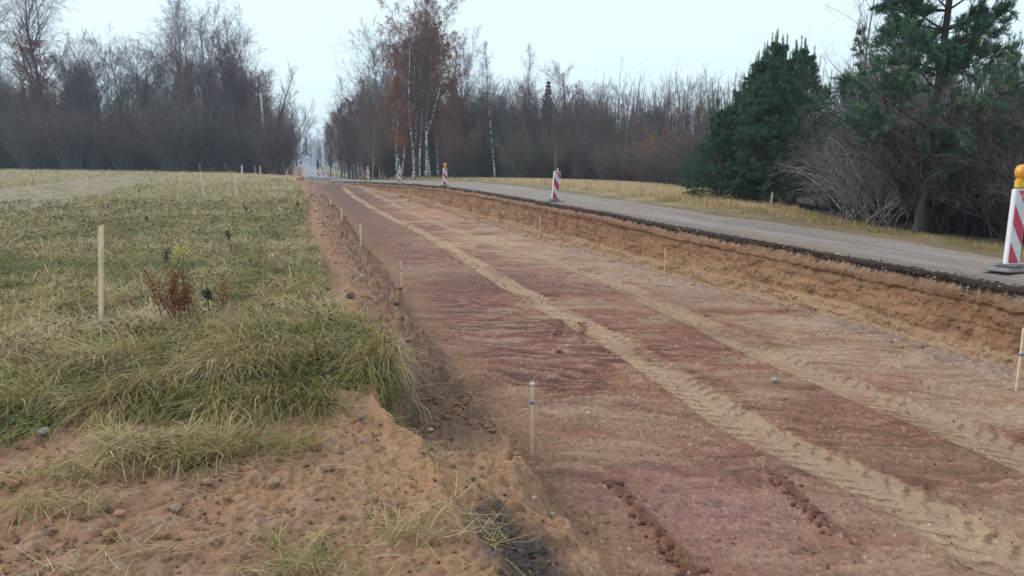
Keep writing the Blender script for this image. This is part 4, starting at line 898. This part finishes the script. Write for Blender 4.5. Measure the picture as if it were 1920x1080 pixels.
def needles(C, D, n, ln, wd, table, spread=.9):
    N = len(C); i = np.repeat(np.arange(N), n); d = nrm(D[i] * .9 + spread * rng.normal(size=(N * n, 3)) * .75 + np.array([0, 0, .12])); L = ln * rng.uniform(.6, 1.2, (N * n, 1))
    c = C[i] + D[i] * rng.uniform(-.5, .6, (N * n, 1)) * ln * 1.3; s = nrm(np.cross(d, rng.normal(size=d.shape))) * wd / 2
    V = np.stack([c - s, c + s, c + d * L], 1).reshape(-1, 3); T = np.array(table); cc = T[rng.integers(0, len(T), N)] * rng.uniform(.75, 1.25, (N, 1)); col = np.repeat(cc[i], 3, 0)
    return V, np.arange(N * n * 3).reshape(-1, 3), col
PT = [(.07, .15, .085), (.085, .175, .09), (.055, .12, .075), (.15, .23, .11), (.045, .10, .068), (.075, .155, .105)]
def pine(key, h, r, z0, z1, nl, width, dens=1.0, nn=20, up=.25, ln=.085, wd=.010, pts=PT, whorl=.42, name='pine_tree', bend=.02, seedlean=(0, 0), candles=True, rag=.3):
    P0, R0 = trunk_curve(h, r, k=16, bend=bend, lean=seedlean, r1=.08); zs = np.arange(z0, h * .985, whorl); Bp, Br = [], []
    for z in zs:
        q = (z - z0) / (h - z0); L = width * np.interp(q, *z1) * 1.0; m = nl
        f = z / h * 15; a = min(int(f), 14); p = P0[0, a] * (1 - f + a) + P0[0, a + 1] * (f - a); a0 = rng.uniform(0, 6.28)
        for j in range(m):
            if rng.random() < rag * .5: continue
            az = a0 + j * 6.283 / m + rng.normal() * .25; l = L * rng.uniform(1 - rag, 1 + rag * .6); el = up + .55 * q + rng.normal() * .12; Q = [p]; d = np.array([math.cos(az) * math.cos(el), math.sin(az) * math.cos(el), math.sin(el)])
            for s_ in range(6): d = nrm(d + np.array([0, 0, .05 + .10 * (s_ > 2)]) + .07 * rng.normal(size=3)); Q.append(Q[-1] + d * l / 6)
            Bp.append(Q); Br.append(np.linspace(1, .22, 7) * max(.012, r * .32 * (1 - .7 * q)))
    P1 = np.array(Bp); R1 = np.array(Br)
    P2, R2 = grow(P1, R1, max(3, int(8 * dens)), t0=.3, ratio=.42, ang=.75, up=.15, k=4, rr=.5, jit=.1, rmin=.004)
    P3, R3 = grow(P2, R2, max(2, int(5 * dens)), t0=.25, ratio=.5, ang=.65, up=.3, k=3, rr=.6, jit=.1, rmin=.003)
    E_ = [(P3[:, 1], nrm(P3[:, 2] - P3[:, 1])), (P3[:, 2], nrm(P3[:, 2] - P3[:, 1])), (P2[:, 3], nrm(P2[:, 3] - P2[:, 2])), (P2[:, 2], nrm(P2[:, 3] - P2[:, 2])), (P1[:, 6], nrm(P1[:, 6] - P1[:, 5]))]
    if candles:                                   # upright leading shoots that give the top its spiky outline
        top = np.concatenate([P0[:, -1:, :].reshape(-1, 3), P1[len(P1) * 2 // 3:, 6]]); cd = []
        for k_ in range(7): cd.append(top + np.array([0, 0, .075]) * k_)
        cd = np.concatenate(cd); E_.append((cd, np.tile([[0, 0, 1.]], (len(cd), 1))))
    C = np.concatenate([a for a, b in E_]); D = np.concatenate([b for a, b in E_])
    finish(key, name, [tube(P0, R0, 10)], [tube(P1, R1, 4), tube(P2, R2, 3), tube(P3, R3, 2)], [], B_pine if key != 'pineBig' else B_dark, B_dark, needles(C, D, nn, ln, wd, pts), N_pine, h)
    ms = PR[key]; PR[key] = (ms[0], ms[1], ['trunk', 'branches', 'needles'], ms[3]); print(key, len(C) * nn)
pine('pineA', 6.2, .10, .25, ([0, .25, .6, 1], [1, 1, .62, .12]), 7, 2.2, 1.2, nn=26, up=.12, ln=.10, wd=.012)
pine('pineB', 6.2, .10, .35, ([0, .3, .65, 1], [.9, 1, .6, .12]), 7, 1.8, 1.2, nn=26, up=.2, ln=.10, wd=.012)
pine('pineC', 6.8, .07, 1.2, ([0, .4, 1], [1, .8, .2]), 4, 1.1, .6, nn=16, up=.3, ln=.09, wd=.010, rag=.5)
pine('pineBig', 12, .11, 1.5, ([0, .14, .2, .34, .4, .6, 1], [.8, 1.1, .55, .5, 1.1, 1, .4]), 7, 2.3, 1.25, nn=26, up=.0, ln=.11, wd=.013, whorl=.42, bend=.006, candles=False, rag=.5)
pine('spruce', 14, .16, 1.0, ([0, 1], [1, .06]), 7, 2.3, .7, nn=14, up=-.15, ln=.16, wd=.03, whorl=.5, name='spruce_tree', pts=[(.02, .045, .035), (.028, .055, .04)], candles=False, rag=.2)

def at(px, ptop, y):
    a, b = kk(px, ptop); return a * y, CZ + b * y
def outline(key, px, ptop, y, label, cat, group=None, lean=0, rz=None, wide=1.0, dx=0):
    x = kk(px + dx, 312)[0] * y; z = float(H(x, y)) - .05; h = at(px, ptop, y)[1] - z
    return plant(key, x, y, h, label, cat, group, lean=lean, rz=rz, wide=wide)
ADJ = {'alder0': 'grey trunked', 'alder1': 'purple twigged', 'alder2': 'pale trunked', 'alder3': 'dark trunked', 'redtree': 'reddish', 'redleaf': 'red leaved', 'birch1': 'white trunked', 'spruce': 'dark evergreen', 'nearbare': 'dark stemmed', 'nearbirch': 'pale stemmed',
       'brush1': 'grey', 'brush2': 'reddish brown', 'brush3': 'olive grey', 'shrubgrey': 'dense dark', 'shrubpur': 'upright dark', 'shrubpale': 'pale arching'}
def zone(px):
    for lim, w_ in ((130, 'near the left photo edge'), (330, 'in the low middle of the left wood'), (560, 'below the tall birches of the left wood'), (730, 'between far road and rusty birches'), (870, 'beside the rusty birch group'), (1015, 'near the slim white birches'),
                    (1115, 'below the round oak'), (1290, 'between oak and green pines'), (1560, 'around the green pines'), (1700, 'left of the big pine'), (1860, 'behind the big pine')):
        if px < lim: return w_
    return 'at the right photo edge'
def look(k, what, px, row=''): return ('%s %s %s %s' % (ADJ[k], what, row, zone(px))).replace('  ', ' ').strip()
# --- left wood: trees whose tops make the outline
LW = 'trees of the dark wood beyond the left field'
outline('greybirch2', 12, -120, 92, 'very tall bare tree cut off by the top left corner of the photo', 'tree', LW)
outline('greybirch2', 68, -60, 88, 'tall bare tree with long spreading limbs near the left edge, second from the left', 'tree', LW, wide=1.15, rz=1.0)
outline('redleaf', 100, 78, 86, 'tree with dark red leaves in front of the tall spreading bare tree', 'tree', LW)
outline('alder3', 142, 108, 90, 'thin bare tree in the gap right of the red leaved tree', 'tree', LW, wide=.6)
for i, (px, tp, k, lab) in enumerate([(178, 92, 'alder1', 'round topped bare tree standing first of the middle group in the left wood'), (232, 92, 'alder0', 'bare tree in the middle of the left wood outline, evenly rounded'), (206, 104, 'alder2', 'lower bare tree between the two rounded ones in the left wood'),
        (262, 104, 'alder1', 'bare tree right of the rounded ones in the left wood outline'), (296, 118, 'alder3', 'low bare tree before the tall birch group in the left wood'), (320, 122, 'alder0', 'low bare tree touching the left side of the tall birch group')]):
    outline(k, px, tp, 92 + i, lab, 'tree', LW)
outline('greybirch', 362, 22, 88, 'tallest grey birch of the left wood, left one of its tall group', 'birch', LW, wide=.95)
outline('greybirch', 405, 38, 90, 'tall grey birch in the middle of the tall group in the left wood', 'birch', LW, rz=2.2, wide=.8)
outline('greybirch', 442, 48, 91, 'tall grey birch right of the middle in the tall group in the left wood', 'birch', LW, rz=4.0, wide=.85)
outline('alder1', 472, 92, 90, 'rounded bare tree at the right shoulder of the tall birch group', 'tree', LW)
outline('leaning', 500, 138, 84, 'bare tree leaning right over the road with long upward limbs', 'tree', None, rz=0)
outline('birch2', 546, 200, 92, 'slim birch on the left side of the far road', 'birch', None)
outline('birch2', 536, 235, 80, 'short slim birch nearest the left side of the far road', 'birch', None)
outline('redtree', 522, 236, 96, 'reddish young tree left of the slim birches by the far road', 'tree', None)
outline('redtree', 548, 250, 104, 'reddish young tree behind the slim birches by the far road', 'tree', None)
# wood rows behind
GL = 'bare trees packed in the left wood'; LL = 'bare grey-brown tree packed among others in the wood beyond the left field'
for i in range(62):
    y = random.uniform(86, 118); px = random.uniform(-90, 520); tp = np.interp(px, [-90, 130, 150, 320, 330, 490, 520], [120, 150, 125, 140, 90, 130, 225]) + random.uniform(0, 60)
    k = random.choice(['alder0', 'alder1', 'alder2', 'alder3', 'alder0', 'redtree']); t_ = look(k, 'bare tree', px, 'in the front rows' if y < 97 else 'deep in the wood' if y > 108 else 'in the middle rows'); outline(k, px, tp, y, t_, 'tree', t_, wide=random.uniform(.85, 1.1))
outline('spruce', 158, 215, 86, 'dark young spruce low in the left wood', 'spruce', None, wide=.8); outline('spruce', 62, 165, 90, 'dark spruce behind the trunks near the left edge of the photo', 'spruce', None, wide=.9)
# --- road corridor
GC = 'trees lining the far road'; LC = 'bare tree in the hazy row lining the far road'
for i in range(84):
    y = 98 + 240 * (i / 84) ** 1.1; s = -1 if i % 2 else 1; x = cen(y) + s * random.uniform(4.8, 13) + (2 if s > 0 else -1); hh_ = random.uniform(13, 19) * (1 if s > 0 else .85)
    k = random.choice(['alder0', 'alder1', 'redtree', 'birch1', 'alder2']); t_ = '%s bare tree on the %s of the far road, %s' % (ADJ[k], 'left' if s < 0 else 'right', 'nearest stretch' if y < 150 else 'middle stretch' if y < 230 else 'farthest hazy stretch'); plant(k, x, y, hh_, t_, 'tree', t_)
for i in range(34):
    plant(random.choice(['alder0', 'alder1', 'spruce']), cen(350) + random.uniform(-60, 60), random.uniform(335, 380), random.uniform(11, 17), 'faint bare tree closing the view at the end of the far road', 'tree', 'faint trees at the end of the far road')
outline('birch1', 603, 242, 130, 'slim birch with a pale trunk right of the far road', 'birch', None)
outline('birch1', 655, 146, 118, 'tall bare birch rising above the wood right of the far road', 'birch', None, wide=1.3)
outline('greybirch', 690, 172, 112, 'bare birch left of the big rusty birch group', 'birch', None, wide=.8)
for px, tp, y in ((640, 205, 108), (668, 190, 104), (706, 195, 96), (725, 210, 92), (690, 215, 100), (735, 190, 98), (655, 225, 98), (620, 235, 118)): outline('redleaf', px, tp, y, 'rusty leaved tree in the wood between the far road and the big birches', 'tree', 'rusty trees right of the far road')
# --- the big birch group
outline('birchbig', 798, -2, 84, 'tallest white trunked birch in the middle of the rusty birch group', 'birch', None, wide=1.0)
outline('birchbig', 770, 34, 86, 'birch with white trunk, second tallest of the rusty birch group', 'birch', None, rz=2, dx=5)
outline('birchrust', 822, 78, 90, 'birch with dense rusty leaves on the right of the birch group', 'birch', None, rz=1, wide=1.0)
outline('birchrust', 806, 48, 88, 'birch with full russet crown directly behind the tallest white birch', 'birch', None, rz=5)
outline('birchrust', 752, 92, 90, 'birch with russet crown filling the left side of the birch group', 'birch', None, rz=2.6)
outline('birchgold', 842, 150, 92, 'smaller birch with orange-yellow leaves at the right end of the birch group', 'birch', None)
outline('birchrust', 770, 110, 94, 'birch with rusty leaves behind the white trunks', 'birch', None, rz=3)
outline('birchgold', 722, 145, 82, 'leaning birch with thin orange crown left of the birch group', 'birch', None, lean=-.05, dx=22)
outline('birch1', 776, 70, 83, 'white birch trunk, left one of the tight trunk bundle', 'birch', None, rz=1); outline('birch1', 787, 90, 83.4, 'white birch trunk, middle one of the tight trunk bundle', 'birch', None, rz=4, wide=.9)
outline('birch2', 752, 60, 84, 'birch with separate white trunk left of the tight trunk bundle', 'birch', None)
outline('birch2', 838, 92, 100, 'thin birch behind the rusty birch', 'birch', None, rz=2)
# --- right wood
for px, tp, k, y, lab, cat, lean, wd in [(872, 86, 'greybirch', 100, 'pale bare birch right behind the rusty birch group', 'birch', 0, .8), (912, 118, 'birch1', 100, 'faint bare birch left of the two slim white ones', 'birch', 0, .8), (942, 80, 'birch2', 84, 'slim white birch leaning slightly right, left one of two', 'birch', .05, 1), (996, 84, 'birch2', 86, 'slim white birch leaning slightly right, right one of two', 'birch', .05, 1),
        (1022, 150, 'spruce', 90, 'narrow dark spruce top between the white birches and the round oak', 'spruce', 0, .9), (1066, 142, 'oak', 86, 'round crowned bare oak above the right wood', 'oak', 0, 1.0),
        (1122, 182, 'alder1', 84, 'bare tree first right of the round oak', 'tree', 0, .9), (1168, 172, 'alder0', 82, 'bare tree second right of the round oak, slightly taller', 'tree', 0, .8), (1205, 196, 'alder3', 82, 'low bare tree in the dip of the right wood outline', 'tree', 0, 1), (1240, 178, 'alder2', 80, 'bare tree right of the dip in the wood outline', 'tree', 0, .8),
        (1284, 172, 'alder1', 78, 'flat topped bare tree in the right wood outline', 'tree', 0, 1), (1330, 166, 'alder0', 76, 'bare tree just left of the green pines', 'tree', 0, .9), (1374, 140, 'nearbare', 60, 'thin dark bare tree rising directly behind the left green pine', 'tree', 0, .8)]:
    outline(k, px, tp, y, lab, cat, None, lean=lean, wide=wd, dx=-14 if lean else 0)
GRr = 'bare trees packed in the right wood'; LR = 'bare purple-brown tree packed among others in the wood right of the road'
for i in range(130):
    px = random.uniform(640, 1500); y = random.uniform(78, 116) if px < 1000 else random.uniform(62, 100); tp = np.interp(px, [640, 720, 860, 1000, 1100, 1200, 1350, 1500], [225, 190, 175, 165, 185, 205, 195, 180]) + random.uniform(0, 50)
    k = random.choice(['alder0', 'alder1', 'redtree', 'alder3', 'redtree', 'alder2']); t_ = look(k, 'bare tree', px, 'in the front rows' if y < 84 else 'in the back rows'); outline(k, px, tp, y, t_, 'tree', t_, wide=random.uniform(.85, 1.15))
# right near wood behind shrubs
for i in range(40):
    px = random.uniform(1480, 2150); y = random.uniform(21, 46); k = random.choice(['nearbare', 'nearbirch', 'nearbare', 'alder3']); t_ = look(k, 'thin bare tree', px, 'in the thicket'); outline(k, px, random.uniform(60, 240), y, t_, 'tree', t_, wide=.9)
outline('nearbirch', 1610, -60, 22, 'slender bare birch with fine pale branches left of the big pine', 'birch', None, rz=.6, wide=1.15)
outline('nearbirch', 1672, -90, 21, 'second slender bare tree against the sky, closest left of the big pine', 'tree', None, rz=3.4, wide=1.0)
outline('nearbare', 1705, -60, 23, 'dark double stemmed bare tree just behind the big pine boughs', 'tree', None, rz=2)
outline('pineA', 1392, 112, 27, 'bushy green pine, left one of the group beyond the verge stake', 'pine', 'green pines beyond the verge', rz=.5, wide=1.05, dx=14)
outline('pineA', 1455, 78, 28, 'tallest of the bushy green pines beyond the verge stake', 'pine', 'green pines beyond the verge', rz=2.5, wide=.95)
outline('pineA', 1352, 205, 26.5, 'lowest broad bushy pine at the left end of the pine group', 'pine', 'green pines beyond the verge', rz=1.5, wide=1.25); outline('pineB', 1425, 160, 26, 'short dense pine in front of the tallest one in the pine group', 'pine', 'green pines beyond the verge', rz=5, wide=1.3)
outline('pineB', 1492, 92, 30, 'bushy pine at the right end of the group, half behind bare shrubs', 'pine', 'green pines beyond the verge', rz=4)
outline('pineC', 1612, 62, 24, 'thin ragged pine behind the pale arching shrubs', 'pine', None)
plant('pineBig', kk(1724, 440)[0] * 16.5, 16.5, 12, 'big pine with bare dark trunk and layered boughs at the right', 'pine', None, lean=.055, rz=.8)
outline('pineB', 2030, 40, 21, 'pine at the right edge of the photo behind the marker board', 'pine', None, wide=1.4)
outline('pineC', 1900, 90, 26, 'pine boughs seen behind the amber lamp', 'pine', None, wide=1.5, rz=1)
# shrubs in the near right thicket
SG = 'bare shrubs in the near right thicket'
for i in range(46):
    px = random.uniform(1440, 2080); y0 = float(np.interp(px, [1440, 1600, 1750, 1920, 2080], [23, 18.5, 16.5, 14.5, 12.5])); y = y0 + random.uniform(.2, 7)
    px = max(px, 1560 + 6 * i); k = random.choice(['shrubgrey', 'shrubpur', 'shrubpale'] if px < 1700 else ['shrubgrey', 'shrubgrey', 'shrubpur']); x = max(kk(px, 312)[0] * y, float(Vc(y)) + .8)
    t_ = look(k, 'bare shrub', px, 'at the verge' if y < y0 + 3 else 'deeper in the thicket'); plant(k, x, y, random.uniform(2.2, 4.2), t_, 'shrub', t_)
for px, y, h in ((1600, 20.5, 3.0), (1660, 18.6, 3.2)):
    plant('shrubpale', kk(px, 312)[0] * y, y, h, 'pale grey arching shrub in front of the pines beside the verge', 'shrub', 'pale arching shrubs in front of the pines')
# brush along both wood edges
for i in range(60):
    px = random.uniform(-80, 545); y = random.uniform(80, 90); k = random.choice(['brush1', 'brush1', 'brush2', 'brush3']); t_ = look(k, 'bare bush', px, 'at the field edge' if y < 85 else 'under the trees'); plant(k, kk(px, 312)[0] * y, y, random.uniform(2.5, 7), t_, 'bush', t_)
for i in range(90):
    px = 690 + 770 * (i / 90) + random.uniform(-8, 8); y_v = float(np.interp(px, [690, 850, 1000, 1100, 1200, 1300, 1400, 1470], [92, 88, 76, 66, 52, 38, 29, 24]))
    y = y_v + random.uniform(.5, 7)
    if 1285 < px: y += 6
    k = random.choice(['brush1', 'brush3', 'brush2', 'brush1']); t_ = look(k, 'bare bush', px, 'at the verge' if y < y_v + 4 else 'behind the verge'); plant(k, kk(px, 312)[0] * y, y, random.uniform(1.2, 3.6) * (1.25 if px < 1100 else .9), t_, 'bush', t_)
plant('brushleaf', kk(1245, 312)[0] * 54, 54, 3.3, 'bush with dull orange leaves at the foot of the right wood', 'bush'); plant('brushleaf', kk(1880, 312)[0] * 24, 24, 3.6, 'bush with orange-brown leaves behind the big pine trunk', 'bush')
plant('brush2', kk(862, 312)[0] * 80, 80, 5.5, 'dark purple bush on the verge right of the lamp board', 'bush'); plant('brush3', kk(975, 312)[0] * 74, 74, 4.6, 'olive rounded bush below the white birches', 'bush')
# the depth of the woods, where nobody could count stems
def mass(n, fx, fy, hmin, hmax, label, name, dens=9):
    x = fx(n); y = fy(n, x); z = H(x, y); h = rng.uniform(hmin, hmax, n); P = np.zeros((n, 4, 3)); P[:, 0] = np.stack([x, y, z], -1)
    for j in range(1, 4): P[:, j] = P[:, j - 1] + np.stack([rng.normal(size=n) * .25, rng.normal(size=n) * .25, h / 3], -1)
    R = np.linspace(1, .3, 4)[None] * rng.uniform(.03, .09, (n, 1)); P1, R1 = grow(P, R, dens, t0=.02, ratio=.22, ang=.5, up=.5, k=3, rr=.5, jit=.15, rmin=.018, prof=lambda q: 1 - .3 * q); P2, R2 = grow(P1, R1, 5, t0=.1, ratio=.55, ang=.6, up=.3, k=3, rr=.6, jit=.2, rmin=.014)
    v, f = cat_([tube(P, R, 4), tube(P1, R1, 2), tube(P2, R2, 2)]); o = mk(name, v, [f], T_grey); tag(o, label, 'woodland', kind='stuff')
mass(2000, lambda n: rng.uniform(-110, -32, n), lambda n, x: np.minimum(rng.uniform(92, 140, n), np.maximum(92, (-x - 5) / .28)), 6, 11, 'dense dim depth of the wood beyond the left field', 'left_woodland')
mass(2600, lambda n: rng.uniform(-14, 62, n), lambda n, x: rng.uniform(0, 40, n) + np.interp(x, [-14, 0, 12, 26, 62], [100, 92, 72, 52, 40]), 6, 11, 'dense dim depth of the wood right of the road', 'right_woodland')
mass(900, lambda n: rng.uniform(-155, -40, n), lambda n, x: rng.uniform(350, 385, n), 8, 14, 'faint wood closing the view behind the end of the road', 'distant_woodland')
# ------------------------------------------------------------------ weeds in the field
def weed(name, px, py, hpx, y, label, kind):
    x = kk(px, py)[0] * y; h = hpx / F * y; z = float(H(x, y)); n = {'dock': 14, 'gold': 3, 'dark': 1}[kind]
    P = np.zeros((n, 6, 3)); az = rng.uniform(0, 6.28, n); sp = {'dock': .28, 'gold': .08, 'dark': .06}[kind]
    d = nrm(np.stack([np.cos(az) * sp, np.sin(az) * sp, np.ones(n)], -1)); L = h * rng.uniform(.7, 1.05, n)
    for j in range(1, 6): d = nrm(d + .05 * rng.normal(size=d.shape)); P[:, j] = P[:, j - 1] + d * (L / 5)[:, None]
    P[:, :, :2] += (rng.normal(size=(n, 1, 2)) * (.13 if kind == 'dock' else .02)); R = np.linspace(.006, .002, 6)[None] * np.ones((n, 1))
    r = empty(name, (x, y, z)); v, f = tube(P, R, 5); mk('stem', v, [f], T_red if kind == 'dock' else (T_green if kind == 'gold' else B_dark), parent=r)
    if kind == 'dock': lv = leafset(P[:, 1:], 1700, .028, [(.26, .10, .05), (.21, .08, .045), (.32, .15, .08), (.30, .19, .09)], 0, .022); mk('seed_head', lv[0], [lv[1]], L_rust, lv[2], smooth=False, parent=r)
    if kind == 'gold':
        lv = leafset(P[:, 2:], 60, .04, [(.22, .24, .09), (.26, .25, .10), (.28, .22, .10)], 0, .03); mk('leaves', lv[0], [lv[1]], L_rust, lv[2], smooth=False, parent=r)
        c = P[0, -1] + rng.normal(size=(90, 3)) * .022; lv = leafset(np.stack([c, c + .01], 1), 120, .016, [(.55, .47, .12), (.5, .42, .15)], 0, .012); mk('flower_cluster', lv[0], [lv[1]], L_rust, lv[2], smooth=False, parent=r)
    if kind == 'dark': lv = leafset(P[:, 3:], 90, .03, [(.045, .04, .03), (.07, .055, .035)], 0, .02); mk('seed_head', lv[0], [lv[1]], L_rust, lv[2], smooth=False, parent=r)
    tag(r, label, 'weed'); return r
weed('dock_plant', 338, 560, 104, 6.6, 'clump of rust brown dock seed heads in the field grass', 'dock')
weed('dock_plant', 385, 565, 55, 6.9, 'small separate dock stem right of the rust brown clump', 'dark')
weed('goldenrod_plant', 348, 600, 160, 6.6, 'tall green weed with a yellow flower head above the dock clump', 'gold')
weed('goldenrod_plant', 328, 600, 140, 6.8, 'green leafy weed left of the yellow flowered one', 'gold')
for px, py, hp, y, lab in [(277, 410, 22, 18, 'dark dead weed head in the mid field left of centre'), (296, 500, 60, 9.5, 'long dark dead stalk left of the dock clump'), (437, 450, 50, 12, 'thin dark stalk right of the dock clump'), (258, 360, 14, 36, 'dark weed beside the trampled track'), (522, 345, 16, 45, 'dark leafy weed near the trench corner of the field'), (465, 395, 16, 22, 'dark green weed in the grass below the stake pair'), (560, 395, 22, 24, 'dark weed on the turf edge beside the lying lath')]:
    weed('dead_weed', px, py, hp, y, lab, 'dark')
weed('yellow_bush', 283, 350, 14, 52, 'small yellowish tuft beside the trampled track in the field', 'gold')
# ------------------------------------------------------------------ hazy air
bm = bmesh.new(); box(bm, (300, 730, 13.5), (2520, 1600, 36)); hz_ = bm_obj('haze', bm, bpy.data.materials.new('misty_air')); hm = hz_.data.materials[0]; hm.use_nodes = True
hn = hm.node_tree; hn.nodes.clear(); oo = hn.nodes.new('ShaderNodeOutputMaterial'); pv = hn.nodes.new('ShaderNodeVolumePrincipled')
pv.inputs['Density'].default_value = .0008; pv.inputs['Color'].default_value = (.66, .80, 1, 1); pv.inputs['Anisotropy'].default_value = .2
hn.links.new(pv.outputs[0], oo.inputs['Volume']); tag(hz_, 'pale blue misty air over the whole place', 'haze', kind='stuff')
